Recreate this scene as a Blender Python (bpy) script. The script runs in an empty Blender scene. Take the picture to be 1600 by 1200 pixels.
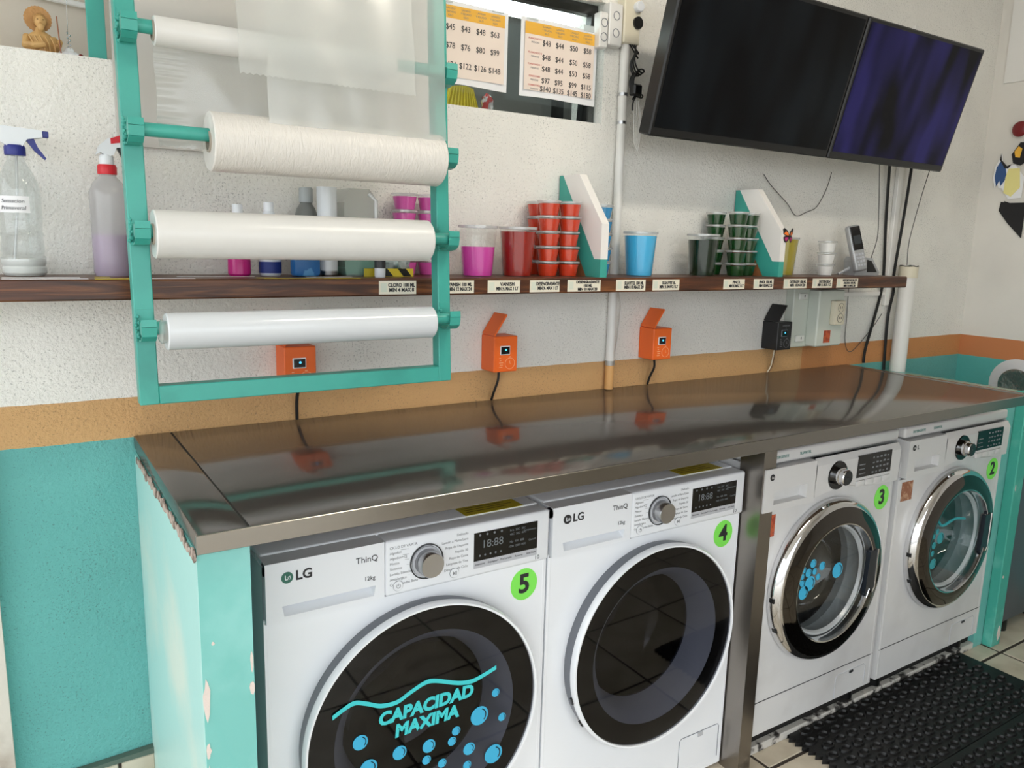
import bpy, bmesh, math, random
from mathutils import Vector, Matrix
random.seed(7)
scene = bpy.context.scene
col = scene.collection
PI = math.pi
# ------------------------------------------------------------------ camera
YAW, PITCH, ROLL, FPX = .5737, .1803, .0265, 1223.66
fw = Vector((math.sin(YAW)*math.cos(PITCH), math.cos(YAW)*math.cos(PITCH), -math.sin(PITCH)))
rt = Vector((math.cos(YAW), -math.sin(YAW), 0)); up = rt.cross(fw)
c_, s_ = math.cos(ROLL), math.sin(ROLL)
rt, up = c_*rt + s_*up, -s_*rt + c_*up
cam_d = bpy.data.cameras.new('camera'); cam = bpy.data.objects.new('camera', cam_d); col.objects.link(cam)
M = Matrix((rt, up, -fw)).transposed().to_4x4(); M.translation = Vector((-.3334, -1.7793, 1.3959))
cam.matrix_world = M
cam_d.sensor_width = 36; cam_d.lens = FPX/1600*36; cam_d.clip_start = .02
scene.camera = cam
# ------------------------------------------------------------------ daylight and exposure
world = bpy.data.worlds.new('overcast_sky'); scene.world = world; world.use_nodes = True
bgn = world.node_tree.nodes['Background']; bgn.inputs[0].default_value = (.92, .97, 1, 1); bgn.inputs[1].default_value = 3.0
LAMP = 42   # radiance of the ceiling tubes
vs = scene.view_settings
vs.view_transform = 'Standard'; vs.look = 'None'; vs.gamma = 1; vs.use_curve_mapping = False; vs.exposure = 0.0

# ------------------------------------------------------------------ materials
def srgb(r, g, b):
    f = lambda c: (c/255/12.92 if c/255 <= .04045 else ((c/255+.055)/1.055)**2.4)
    return (f(r), f(g), f(b), 1)
MATS = {}
def mat(name, c, rough=.5, metal=0, bump=None, var=None, emit=None, spec=.5, coat=0, alpha=None, trans=0, speck=None):
    """c sRGB 0-255; bump=(scale,strength); var=(scale,c2,lo,hi) noise blend to c2"""
    if name in MATS: return MATS[name]
    m = bpy.data.materials.new(name); m.use_nodes = True; nt = m.node_tree; b = nt.nodes['Principled BSDF']
    b.inputs['Base Color'].default_value = srgb(*c); b.inputs['Roughness'].default_value = rough
    b.inputs['Metallic'].default_value = metal; b.inputs['Specular IOR Level'].default_value = spec
    b.inputs['Coat Weight'].default_value = coat
    if trans: b.inputs['Transmission Weight'].default_value = trans; b.inputs['IOR'].default_value = 1.2
    if alpha is not None: b.inputs['Alpha'].default_value = alpha
    if emit: b.inputs['Emission Color'].default_value = srgb(*emit[0]); b.inputs['Emission Strength'].default_value = emit[1]
    tc = nt.nodes.new('ShaderNodeTexCoord')
    out = None
    if var:
        n = nt.nodes.new('ShaderNodeTexNoise'); n.inputs['Scale'].default_value = var[0]; n.inputs['Detail'].default_value = 6
        nt.links.new(tc.outputs['Object'], n.inputs['Vector'])
        r = nt.nodes.new('ShaderNodeMapRange'); r.inputs[1].default_value = var[2]; r.inputs[2].default_value = var[3]
        nt.links.new(n.outputs['Fac'], r.inputs[0])
        mx = nt.nodes.new('ShaderNodeMix'); mx.data_type = 'RGBA'
        mx.inputs[6].default_value = srgb(*c); mx.inputs[7].default_value = srgb(*var[1])
        nt.links.new(r.outputs[0], mx.inputs[0]); nt.links.new(mx.outputs[2], b.inputs['Base Color'])
    if bump:
        n = nt.nodes.new('ShaderNodeTexNoise'); n.inputs['Scale'].default_value = bump[0]; n.inputs['Detail'].default_value = 4
        nt.links.new(tc.outputs['Object'], n.inputs['Vector'])
        bp = nt.nodes.new('ShaderNodeBump'); bp.inputs['Strength'].default_value = bump[1]; bp.inputs['Distance'].default_value = .004
        nt.links.new(n.outputs['Fac'], bp.inputs['Height']); nt.links.new(bp.outputs[0], b.inputs['Normal'])
    MATS[name] = m
    return m

def node_math(nt, op, a, b=None):
    n = nt.nodes.new('ShaderNodeMath'); n.operation = op
    for i, v in enumerate((a, b)):
        if v is None: continue
        if isinstance(v, (int, float)): n.inputs[i].default_value = v
        else: nt.links.new(v, n.inputs[i])
    return n.outputs[0]
def mix_rgb(nt, fac, a, b):
    n = nt.nodes.new('ShaderNodeMix'); n.data_type = 'RGBA'
    if isinstance(fac, (int, float)): n.inputs[0].default_value = fac
    else: nt.links.new(fac, n.inputs[0])
    for i, v in ((6, a), (7, b)):
        if isinstance(v, tuple): n.inputs[i].default_value = v
        else: nt.links.new(v, n.inputs[i])
    return n.outputs[2]

def painted_wall(name, white, band, band2, teal, xsplit, bscale=75, bstr=.55, speck=True):
    """three paint coats on stucco, split by height, with fine relief and grey specks of dirt"""
    m = bpy.data.materials.new(name); m.use_nodes = True; nt = m.node_tree; b = nt.nodes['Principled BSDF']
    b.inputs['Roughness'].default_value = .75; b.inputs['Specular IOR Level'].default_value = .25
    g = nt.nodes.new('ShaderNodeNewGeometry'); sx = nt.nodes.new('ShaderNodeSeparateXYZ'); nt.links.new(g.outputs['Position'], sx.inputs[0])
    nz = nt.nodes.new('ShaderNodeTexNoise'); nz.inputs['Scale'].default_value = 9; nt.links.new(g.outputs['Position'], nz.inputs['Vector'])
    z = node_math(nt, 'ADD', sx.outputs[2], node_math(nt, 'MULTIPLY', node_math(nt, 'SUBTRACT', nz.outputs['Fac'], .5), .006))
    bandc = mix_rgb(nt, node_math(nt, 'GREATER_THAN', sx.outputs[0], xsplit), srgb(*band), srgb(*band2))
    c1 = mix_rgb(nt, node_math(nt, 'GREATER_THAN', z, .968), srgb(*teal), bandc)
    c2 = mix_rgb(nt, node_math(nt, 'GREATER_THAN', z, 1.054), c1, srgb(*white))
    # large tonal wear
    n1 = nt.nodes.new('ShaderNodeTexNoise'); n1.inputs['Scale'].default_value = 3.2; n1.inputs['Detail'].default_value = 5
    nt.links.new(g.outputs['Position'], n1.inputs['Vector'])
    r1 = nt.nodes.new('ShaderNodeMapRange'); r1.inputs[1].default_value = .45; r1.inputs[2].default_value = .75; r1.inputs[3].default_value = 1; r1.inputs[4].default_value = .9
    nt.links.new(n1.outputs['Fac'], r1.inputs[0])
    mu = nt.nodes.new('ShaderNodeMix'); mu.data_type = 'RGBA'; mu.blend_type = 'MULTIPLY'; mu.inputs[0].default_value = 1
    cb = nt.nodes.new('ShaderNodeCombineColor'); [nt.links.new(r1.outputs[0], cb.inputs[i]) for i in range(3)]
    nt.links.new(c2, mu.inputs[6]); nt.links.new(cb.outputs[0], mu.inputs[7]); colr = mu.outputs[2]
    # stucco relief
    n2 = nt.nodes.new('ShaderNodeTexNoise'); n2.inputs['Scale'].default_value = bscale; n2.inputs['Detail'].default_value = 5; n2.inputs['Roughness'].default_value = .6
    nt.links.new(g.outputs['Position'], n2.inputs['Vector'])
    if speck:
        n3 = nt.nodes.new('ShaderNodeTexNoise'); n3.inputs['Scale'].default_value = 240; n3.inputs['Detail'].default_value = 2
        nt.links.new(g.outputs['Position'], n3.inputs['Vector'])
        n4 = nt.nodes.new('ShaderNodeTexNoise'); n4.inputs['Scale'].default_value = 6; nt.links.new(g.outputs['Position'], n4.inputs['Vector'])
        s = node_math(nt, 'ADD', n3.outputs['Fac'], node_math(nt, 'MULTIPLY', node_math(nt, 'SUBTRACT', n4.outputs['Fac'], .5), .25))
        r3 = nt.nodes.new('ShaderNodeMapRange'); r3.inputs[1].default_value = .60; r3.inputs[2].default_value = .70; r3.inputs[3].default_value = 0; r3.inputs[4].default_value = .4
        nt.links.new(s, r3.inputs[0])
        colr = mix_rgb(nt, r3.outputs[0], colr, srgb(70, 66, 62))
    nt.links.new(colr, b.inputs['Base Color'])
    bp = nt.nodes.new('ShaderNodeBump'); bp.inputs['Strength'].default_value = bstr; bp.inputs['Distance'].default_value = .006
    nt.links.new(n2.outputs['Fac'], bp.inputs['Height']); nt.links.new(bp.outputs[0], b.inputs['Normal'])
    MATS[name] = m
    return m

def clear_mat(name, tint, fac_min, gloss=(1, 1, 1), rough=.03, body=None, body_fac=0., ior=1.45, spec_scale=1.):
    """thin clear sheet: transparent + fresnel gloss (+ a little diffuse body)"""
    m = bpy.data.materials.new(name); m.use_nodes = True; nt = m.node_tree; nt.nodes.clear()
    o = nt.nodes.new('ShaderNodeOutputMaterial'); tr = nt.nodes.new('ShaderNodeBsdfTransparent'); tr.inputs[0].default_value = (*tint, 1)
    gl = nt.nodes.new('ShaderNodeBsdfGlossy'); gl.inputs[0].default_value = (*gloss, 1); gl.inputs[1].default_value = rough
    lw = nt.nodes.new('ShaderNodeLayerWeight'); lw.inputs[0].default_value = .5
    fr = node_math(nt, 'ADD', node_math(nt, 'MULTIPLY', node_math(nt, 'POWER', lw.outputs['Facing'], 5), .94), .05)
    last = tr.outputs[0]
    if body:
        d = nt.nodes.new('ShaderNodeBsdfDiffuse'); d.inputs[0].default_value = (*body, 1)
        t2 = nt.nodes.new('ShaderNodeBsdfTranslucent'); t2.inputs[0].default_value = (*body, 1)
        a = nt.nodes.new('ShaderNodeMixShader'); a.inputs[0].default_value = .4; nt.links.new(d.outputs[0], a.inputs[1]); nt.links.new(t2.outputs[0], a.inputs[2])
        mm = nt.nodes.new('ShaderNodeMixShader'); mm.inputs[0].default_value = body_fac
        nt.links.new(last, mm.inputs[1]); nt.links.new(a.outputs[0], mm.inputs[2]); last = mm.outputs[0]
    mx = nt.nodes.new('ShaderNodeMixShader')
    f = node_math(nt, 'MAXIMUM', node_math(nt, 'MULTIPLY', fr, spec_scale), fac_min)
    nt.links.new(f, mx.inputs[0]); nt.links.new(last, mx.inputs[1]); nt.links.new(gl.outputs[0], mx.inputs[2])
    nt.links.new(mx.outputs[0], o.inputs[0]); MATS[name] = m
    return m

def steel_mat(name, c, rough, streak=(4, 260, 90), haze=.0):
    m = bpy.data.materials.new(name); m.use_nodes = True; nt = m.node_tree; b = nt.nodes['Principled BSDF']
    b.inputs['Metallic'].default_value = 1; b.inputs['Base Color'].default_value = srgb(*c)
    tc = nt.nodes.new('ShaderNodeTexCoord'); mp = nt.nodes.new('ShaderNodeMapping'); mp.inputs['Scale'].default_value = streak
    nt.links.new(tc.outputs['Object'], mp.inputs[0])
    n = nt.nodes.new('ShaderNodeTexNoise'); n.inputs['Scale'].default_value = 1; n.inputs['Detail'].default_value = 5; nt.links.new(mp.outputs[0], n.inputs['Vector'])
    n2 = nt.nodes.new('ShaderNodeTexNoise'); n2.inputs['Scale'].default_value = 2.4; n2.inputs['Detail'].default_value = 4; nt.links.new(tc.outputs['Object'], n2.inputs['Vector'])
    r = nt.nodes.new('ShaderNodeMapRange'); r.inputs[3].default_value = rough*.7; r.inputs[4].default_value = rough*1.5
    nt.links.new(node_math(nt, 'ADD', node_math(nt, 'MULTIPLY', n.outputs['Fac'], .5), node_math(nt, 'MULTIPLY', n2.outputs['Fac'], .5)), r.inputs[0])
    nt.links.new(r.outputs[0], b.inputs['Roughness'])
    bp = nt.nodes.new('ShaderNodeBump'); bp.inputs['Strength'].default_value = .03; bp.inputs['Distance'].default_value = .002
    nt.links.new(n.outputs['Fac'], bp.inputs['Height']); nt.links.new(bp.outputs[0], b.inputs['Normal'])
    rough2 = nt.nodes.new('ShaderNodeBsdfAnisotropic'); rough2.inputs['Roughness'].default_value = .55; rough2.inputs['Color'].default_value = srgb(*c)
    mx = nt.nodes.new('ShaderNodeMixShader'); mx.inputs[0].default_value = haze
    out = nt.nodes['Material Output']; nt.links.new(b.outputs[0], mx.inputs[1]); nt.links.new(rough2.outputs[0], mx.inputs[2]); nt.links.new(mx.outputs[0], out.inputs[0])
    MATS[name] = m
    return m

def wood_mat(name, c1, c2, c3, scale=(3, 40, 40)):
    m = bpy.data.materials.new(name); m.use_nodes = True; nt = m.node_tree; b = nt.nodes['Principled BSDF']; b.inputs['Roughness'].default_value = .38
    tc = nt.nodes.new('ShaderNodeTexCoord'); mp = nt.nodes.new('ShaderNodeMapping'); mp.inputs['Scale'].default_value = scale
    nt.links.new(tc.outputs['Object'], mp.inputs[0])
    n = nt.nodes.new('ShaderNodeTexNoise'); n.inputs['Scale'].default_value = 1.6; n.inputs['Detail'].default_value = 7; n.inputs['Distortion'].default_value = 1.2
    nt.links.new(mp.outputs[0], n.inputs['Vector'])
    cr = nt.nodes.new('ShaderNodeValToRGB'); e = cr.color_ramp.elements
    e[0].position = .3; e[0].color = srgb(*c1); e[1].position = .75; e[1].color = srgb(*c3); x = e.new(.52); x.color = srgb(*c2)
    nt.links.new(n.outputs['Fac'], cr.inputs[0]); nt.links.new(cr.outputs[0], b.inputs['Base Color'])
    bp = nt.nodes.new('ShaderNodeBump'); bp.inputs['Strength'].default_value = .3; bp.inputs['Distance'].default_value = .002
    nt.links.new(n.outputs['Fac'], bp.inputs['Height']); nt.links.new(bp.outputs[0], b.inputs['Normal'])
    MATS[name] = m
    return m

WALL = painted_wall('stucco_paint', (240, 238, 232), (208, 166, 116), (206, 144, 92), (106, 176, 172), 2.05, 95, .8)
WALLR = painted_wall('smooth_wall_paint', (228, 224, 217), (198, 128, 84), (198, 128, 84), (90, 172, 166), 99, 30, .18, False)
TEALW = mat('teal_plaster', (118, 192, 186), .22, coat=.4, bump=(30, .12), var=(5, (150, 212, 208), .5, .75))
TEALP = mat('teal_enamel', (62, 162, 149), .35, bump=(25, .12), var=(9, (56, 150, 138), .5, .7))
CHIP = mat('bare_plaster', (222, 208, 200), .9, bump=(120, .5))
STEEL = steel_mat('worktop_steel', (138, 134, 131), .09, haze=.4)
STEELD = steel_mat('post_steel', (150, 144, 138), .28, (260, 260, 4))
TILE = mat('floor_tile_glaze', (208, 198, 180), .3, bump=(40, .1), var=(7, (180, 168, 148), .42, .68))
GROUT = mat('dark_grout', (62, 54, 48), .9, bump=(90, .4))
WOOD = wood_mat('stained_pine', (48, 25, 15), (84, 47, 27), (140, 88, 48))
WHITE = mat('white_enamel', (240, 243, 248), .25, coat=.3)
WHITEP = mat('white_plastic', (234, 237, 242), .32)
OLDW = mat('aged_white_enamel', (216, 216, 217), .28, coat=.2, var=(4, (198, 197, 197), .5, .75))
OLDP = mat('aged_white_plastic', (212, 211, 211), .35)
LGREY = mat('light_grey_plastic', (186, 188, 194), .4)
MGREY = mat('grey_plastic', (108, 112, 120), .4)
DGREY = mat('dark_grey_plastic', (46, 48, 52), .4)
BLACK = mat('black_plastic', (14, 14, 15), .35)
BLACKG = mat('black_gloss', (8, 8, 9), .08)
INK = mat('dark_ink', (40, 40, 44), .5)
INKG = mat('grey_ink', (120, 122, 126), .5)
INKW = mat('pale_ink', (200, 204, 206), .5)
CHROME = mat('chrome', (222, 222, 224), .06, 1)
BRUSH = mat('brushed_aluminium', (190, 190, 192), .28, 1)
MIRROR = mat('dark_mirror', (88, 84, 80), .05, 1)
DRUM = mat('drum_steel', (140, 142, 148), .3, 1, bump=(120, .3))
GREEN = mat('lime_sticker', (132, 236, 92), .5)
CYAN = mat('cyan_vinyl', (62, 200, 206), .45)
BLUEV = mat('blue_vinyl', (60, 172, 214), .45)
YEL = mat('yellow_sticker', (206, 186, 44), .5)
ORSTK = mat('orange_sticker', (196, 92, 52), .5, var=(60, (160, 62, 40), .5, .55))
BRSTK = mat('brown_sticker', (150, 96, 70), .5, var=(60, (190, 150, 120), .5, .6))
ORANGE = mat('orange_plastic', (240, 106, 34), .42)
PAPER = mat('label_paper', (230, 224, 206), .7)
PAPERW = mat('white_paper', (238, 238, 240), .6)
PAPERC = mat('cream_print', (236, 220, 208), .6)
HEAD = mat('amber_print', (232, 176, 62), .6)
RED = mat('red_print', (196, 80, 70), .6)
RUBBER = mat('black_rubber', (17, 17, 18), .5, bump=(150, .15))
SMOKE = clear_mat('smoked_glass', (.38, .38, .41), .03, spec_scale=.7)
CLEARG = clear_mat('clear_glass', (.93, .95, .95), .03)
PETC = clear_mat('cup_plastic', (.96, .97, .97), .02, rough=.06, spec_scale=.6)
PET = clear_mat('clear_plastic', (.9, .92, .92), .05, rough=.08, body=(.85, .87, .87), body_fac=.08)
LIDM = clear_mat('frosted_lid', (.85, .86, .86), .08, rough=.15, body=(.86, .87, .87), body_fac=.45)
FILM = clear_mat('bag_film', (.93, .94, .93), .05, rough=.22, body=(.86, .88, .87), body_fac=.38)
FILM2 = clear_mat('thin_bag_film', (.94, .95, .94), .04, rough=.2, body=(.84, .86, .85), body_fac=.27)
ROLLW = mat('white_film_roll', (220, 219, 216), .3, bump=(14, .35))
ROLLC = mat('crinkled_film_roll', (222, 218, 212), .35)
ROLLB = mat('glossy_film_roll', (214, 218, 222), .16)
# crinkles of the thick roll: stretched noise relief
def crinkle():
    nt = ROLLC.node_tree; b = nt.nodes['Principled BSDF']; tc = nt.nodes.new('ShaderNodeTexCoord'); mp = nt.nodes.new('ShaderNodeMapping'); mp.inputs['Scale'].default_value = (150, 40, 40)
    nt.links.new(tc.outputs['Object'], mp.inputs[0]); n = nt.nodes.new('ShaderNodeTexNoise'); n.inputs['Scale'].default_value = 1; n.inputs['Detail'].default_value = 3; n.inputs['Distortion'].default_value = 1.5
    nt.links.new(mp.outputs[0], n.inputs['Vector']); bp = nt.nodes.new('ShaderNodeBump'); bp.inputs['Strength'].default_value = .55; bp.inputs['Distance'].default_value = .004
    nt.links.new(n.outputs['Fac'], bp.inputs['Height']); nt.links.new(bp.outputs[0], b.inputs['Normal'])
crinkle()
PVC = mat('white_pvc', (232, 230, 226), .35)
CREAM = mat('cream_plastic', (226, 218, 196), .45)
PANELG = mat('pale_grey_metal', (206, 212, 202), .45)
OCHRE = mat('ochre_paint', (214, 164, 104), .6)
CARVED = mat('carved_pine', (206, 164, 104), .55, bump=(60, .3), var=(30, (168, 122, 70), .5, .7))

# ------------------------------------------------------------------ mesh builder
class MB:
    def __init__(s): s.v = []; s.f = []; s.m = []; s.cur = 0
    def add(s, vs_, fs): 
        o = len(s.v); s.v += [tuple(x) for x in vs_]
        for f in fs: s.f.append([i+o for i in f]); s.m.append(s.cur)
        return s
    def mi(s, i): s.cur = i; return s
    def box(s, x0, x1, y0, y1, z0, z1):
        v = [(x, y, z) for x in (x0, x1) for y in (y0, y1) for z in (z0, z1)]
        return s.add(v, [(0, 1, 3, 2), (4, 6, 7, 5), (0, 4, 5, 1), (2, 3, 7, 6), (0, 2, 6, 4), (1, 5, 7, 3)])
    def rbox(s, x0, x1, y0, y1, z0, z1, r=.005, seg=3):
        bm = bmesh.new(); bmesh.ops.create_cube(bm, size=1)
        for v in bm.verts: v.co = ((x0+x1)/2+v.co.x*(x1-x0), (y0+y1)/2+v.co.y*(y1-y0), (z0+z1)/2+v.co.z*(z1-z0))
        bmesh.ops.bevel(bm, geom=bm.edges[:], offset=r, segments=seg, profile=.5, affect='EDGES')
        return s.bm(bm)
    def bm(s, bm):
        bm.verts.ensure_lookup_table(); bm.verts.index_update()
        s.add([v.co[:] for v in bm.verts], [[v.index for v in f.verts] for f in bm.faces]); bm.free(); return s
    def prism(s, poly, a, b, axis='y'):
        """poly of 2-tuples extruded a..b along axis. axis y: (x,z); axis x: (y,z); axis z: (x,y)"""
        def P(p, t): return (p[0], t, p[1]) if axis == 'y' else ((t, p[0], p[1]) if axis == 'x' else (p[0], p[1], t))
        n = len(poly); v = [P(p, a) for p in poly]+[P(p, b) for p in poly]
        return s.add(v, [list(range(n)), list(range(2*n-1, n-1, -1))]+[(i, (i+1) % n, n+(i+1) % n, n+i) for i in range(n)])
    def lathe(s, prof, c=(0, 0, 0), axis='z', n=32, cap=True, close=False):
        """prof list of (r, t); axis z: up, axis y: t along y, axis x: t along x"""
        o = len(s.v); rings = []
        for r, t in prof:
            ring = []
            for i in range(n):
                a = 2*PI*i/n; u, w = r*math.cos(a), r*math.sin(a)
                p = (u, w, t) if axis == 'z' else ((u, t, w) if axis == 'y' else (t, u, w))
                ring.append((p[0]+c[0], p[1]+c[1], p[2]+c[2]))
            rings.append(ring)
        v = [p for r in rings for p in r]; fs = []
        k = len(prof)
        for j in range(k-1 if not close else k):
            j2 = (j+1) % k
            for i in range(n): fs.append((j*n+i, j*n+(i+1) % n, j2*n+(i+1) % n, j2*n+i))
        if cap and not close:
            if prof[0][0] > 1e-6: fs.append(list(range(n)))
            if prof[-1][0] > 1e-6: fs.append([(k-1)*n+i for i in range(n)][::-1])
        return s.add(v, fs)
    def cyl(s, c, r, t0, t1, axis='z', n=24, r2=None): return s.lathe([(r, t0), (r2 if r2 is not None else r, t1)], c, axis, n)
    def tube(s, pts, r, n=8, cap=True):
        pts = [Vector(p) for p in pts]; o = []; prev = None
        for i, p in enumerate(pts):
            d = (pts[min(i+1, len(pts)-1)]-pts[max(i-1, 0)]).normalized()
            if prev is None: a = d.orthogonal().normalized()
            else: a = (prev-d*prev.dot(d)).normalized()
            prev = a; b = d.cross(a); rr = r[i] if isinstance(r, (list, tuple)) else r
            o.append([p+a*rr*math.cos(2*PI*k/n)+b*rr*math.sin(2*PI*k/n) for k in range(n)])
        k = len(pts); fs = [(j*n+i, j*n+(i+1) % n, (j+1)*n+(i+1) % n, (j+1)*n+i) for j in range(k-1) for i in range(n)]
        if cap: fs += [list(range(n))[::-1], [(k-1)*n+i for i in range(n)]]
        return s.add([q[:] for r_ in o for q in r_], fs)
    def ball(s, c, rx, ry, rz, nu=20, nv=12, fn=None):
        v = []; fs = []
        for j in range(nv+1):
            t = PI*j/nv
            for i in range(nu):
                a = 2*PI*i/nu; p = [math.sin(t)*math.cos(a), math.sin(t)*math.sin(a), math.cos(t)]
                k = fn(p) if fn else 1
                v.append((c[0]+rx*p[0]*k, c[1]+ry*p[1]*k, c[2]+rz*p[2]*k))
        for j in range(nv):
            for i in range(nu): fs.append((j*nu+i, (j+1)*nu+i, (j+1)*nu+(i+1) % nu, j*nu+(i+1) % nu))
        return s.add(v, fs)
    def grid(s, fn, nu, nv, thick=0):
        v = [fn(i/nu, j/nv) for j in range(nv+1) for i in range(nu+1)]
        return s.add(v, [(j*(nu+1)+i, j*(nu+1)+i+1, (j+1)*(nu+1)+i+1, (j+1)*(nu+1)+i) for j in range(nv) for i in range(nu)])
    def xf(s, mtx, start=0):
        s.v = s.v[:start]+[(mtx @ Vector(p))[:] for p in s.v[start:]]; return s
    def build(s, name, mats, parent=None, smooth=True, ang=35, loc=None):
        me = bpy.data.meshes.new(name); me.from_pydata(s.v, [], s.f)
        ms = mats if isinstance(mats, (list, tuple)) else [mats]
        for m in ms: me.materials.append(m)
        if len(ms) > 1: me.polygons.foreach_set('material_index', s.m)
        bm = bmesh.new(); bm.from_mesh(me); bmesh.ops.remove_doubles(bm, verts=bm.verts[:], dist=1e-6); bmesh.ops.recalc_face_normals(bm, faces=bm.faces[:]); bm.to_mesh(me); bm.free()
        if smooth:
            me.shade_smooth(); me.set_sharp_from_angle(angle=math.radians(ang))
        me.update()
        o = bpy.data.objects.new(name, me); col.objects.link(o)
        if parent is not None:
            o.parent = parent
            off = root_loc(parent)
            if loc is None and off.length > 0: me.transform(Matrix.Translation(-off))
        return o

def root_loc(o):
    v = Vector((0, 0, 0))
    while o is not None: v += o.location; o = o.parent
    return v
def tag(o, label=None, cat=None, group=None, kind=None):
    if label: o['label'] = label
    if cat: o['category'] = cat
    if group: o['group'] = group
    if kind: o['kind'] = kind
    return o
def thing(name, loc, label, cat, group=None):
    o = bpy.data.objects.new(name, None); col.objects.link(o); o.location = loc; o.empty_display_size = .03
    return tag(o, label, cat, group)
def struct(o, label=None): o['kind'] = 'structure'; 
def copy_tree(o, parent=None):
    c = o.copy(); col.objects.link(c); c.parent = parent
    for ch in list(o.children): copy_tree(ch, c)
    return c
def disc(mb, x, z, y, r, n=28, t=.0008, rz=None):
    return mb.prism([(x+r*math.cos(2*PI*i/n), z+(rz or r)*math.sin(2*PI*i/n)) for i in range(n)], y, y-t)
_tc = {}
def text(s, size, x, z, y, m, parent, name='lettering', align='CENTER', bold=0., sx=1., shear=0., ext=.0003, width=None):
    """flat lettering in the XZ plane facing -Y, centred on (x, z)"""
    key = (s, round(size, 5), align, bold, ext, shear)
    if key not in _tc:
        cu = bpy.data.curves.new('t', 'FONT'); cu.body = s; cu.size = size; cu.align_x = align; cu.align_y = 'CENTER'
        cu.offset = bold; cu.extrude = ext; cu.shear = shear; cu.resolution_u = 3
        ob = bpy.data.objects.new('t', cu); col.objects.link(ob); dg = bpy.context.evaluated_depsgraph_get(); dg.update()
        me = bpy.data.meshes.new_from_object(ob.evaluated_get(dg)); bpy.data.objects.remove(ob); bpy.data.curves.remove(cu)
        _tc[key] = [v.co[:] for v in me.vertices], [list(p.vertices) for p in me.polygons]
        bpy.data.meshes.remove(me)
    v, f = _tc[key]
    if width: sx = width/(max(p[0] for p in v)-min(p[0] for p in v))
    mb = MB(); mb.add([(x+p[0]*sx, y-p[2]-ext, z+p[1]) for p in v], f)
    return mb.build(name, m, parent, smooth=False)
def texts(items, m, parent, name='lettering'):
    """several strings as one flat print"""
    mb = MB()
    for (s, size, x, z, y, kw) in items:
        o = text(s, size, x, z, y, m, None, **kw); mb.add([w.co[:] for w in o.data.vertices], [list(p.vertices) for p in o.data.polygons]); bpy.data.objects.remove(o)
    o = mb.build(name, m, parent, smooth=False)
    if name != 'lettering': o['kind'] = 'stuff'
    return o

def smooth_path(p, k=5):
    p = [Vector(q) for q in p]; out = []
    for i in range(len(p)-1):
        a, b, c, d = p[max(i-1, 0)], p[i], p[i+1], p[min(i+2, len(p)-1)]
        for j in range(k):
            t = j/k; out.append(.5*((2*b)+(c-a)*t+(2*a-5*b+4*c-d)*t*t+(3*b-a-3*c+d)*t**3))
    out.append(p[-1]); return out

# ================================================================== SETTING
# floor: dark grout bed with separate tiles
gd = MB().box(-16, 16, -22, 6, -.2, -.012).build('floor_pavement', mat('pale_concrete', (176, 172, 166), .9, var=(2, (160, 156, 150), .4, .7)), smooth=False); struct(gd)
fl = MB().box(-2.4, 4.6, -4.28, .2, -.1, -.004).build('floor', GROUT, smooth=False); struct(fl)
TS, GAP = .4117, .011
tile_me = MB().rbox(-TS/2+GAP/2, TS/2-GAP/2, -TS/2+GAP/2, TS/2-GAP/2, -.0045, 0, .0018, 1).build('tile', TILE, fl)
first = True
gx0, gy0 = 1.32, -.567
for i in range(-9, 8):
    for j in range(-9, 2):
        x = gx0+(i+.5)*TS; y = gy0+(j+.5)*TS
        if y > .1: continue
        o = tile_me if first else tile_me.copy()
        if not first: col.objects.link(o)
        first = False
        o.parent = fl; o.location = (x, y, random.uniform(-.0006, 0))
# back wall with pass-through opening above z 1.722
wb = MB().box(-1.7, 3.107, 0, .14, 0, 1.722).box(1.088, 3.107, 0, .14, 1.722, 2.72).box(-1.7, 1.088, 0, .14, 2.035, 2.72).build('wall_back', WALL, smooth=False); struct(wb)
wr = MB().box(3.107, 3.25, -1.15, .14, 0, 2.72).build('wall_right', WALLR, smooth=False); struct(wr)
PLAIN = mat('plain_wall_paint', (196, 192, 186), .8)
wq = MB().box(3.107, 3.25, -3.3, -1.15, 0, 2.72).build('wall_right_front', PLAIN, smooth=False); struct(wq)
wf = MB().box(1.2, 3.25, -3.4, -3.3, 0, 2.72).box(-2.6, 1.2, -3.4, -3.3, 2.45, 2.72).build('wall_front', PLAIN, smooth=False); struct(wf)
tr = MB().box(3.098, 3.107, -.75, -.045, 2.07, 2.72).build('trim_1', mat('white_board', (232, 230, 226), .5), smooth=False); struct(tr)
ce = MB().box(-2.6, 3.3, -3.4, .14, 2.72, 2.85).build('ceiling', mat('ceiling_white', (226, 224, 220), .8), smooth=False); struct(ce)
# room behind the opening
GREYR = mat('back_room_grey', (150, 148, 144), .8)
br = MB().box(.02, 3., .85, .95, .5, 2.9).box(-.05, .02, .22, .95, .5, 2.9).box(1.6, 1.7, .14, .85, .5, 2.9).box(.02, 1.7, .14, .85, 2.75, 2.9).build('wall_back_room', GREYR, smooth=False); struct(br)
nb = MB().box(-1.7, -.05, .22, .3, 1.5, 2.9).build('wall_niche', mat('cream_wall', (214, 204, 190), .8, var=(4, (198, 184, 168), .45, .7)), smooth=False); struct(nb)
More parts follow.
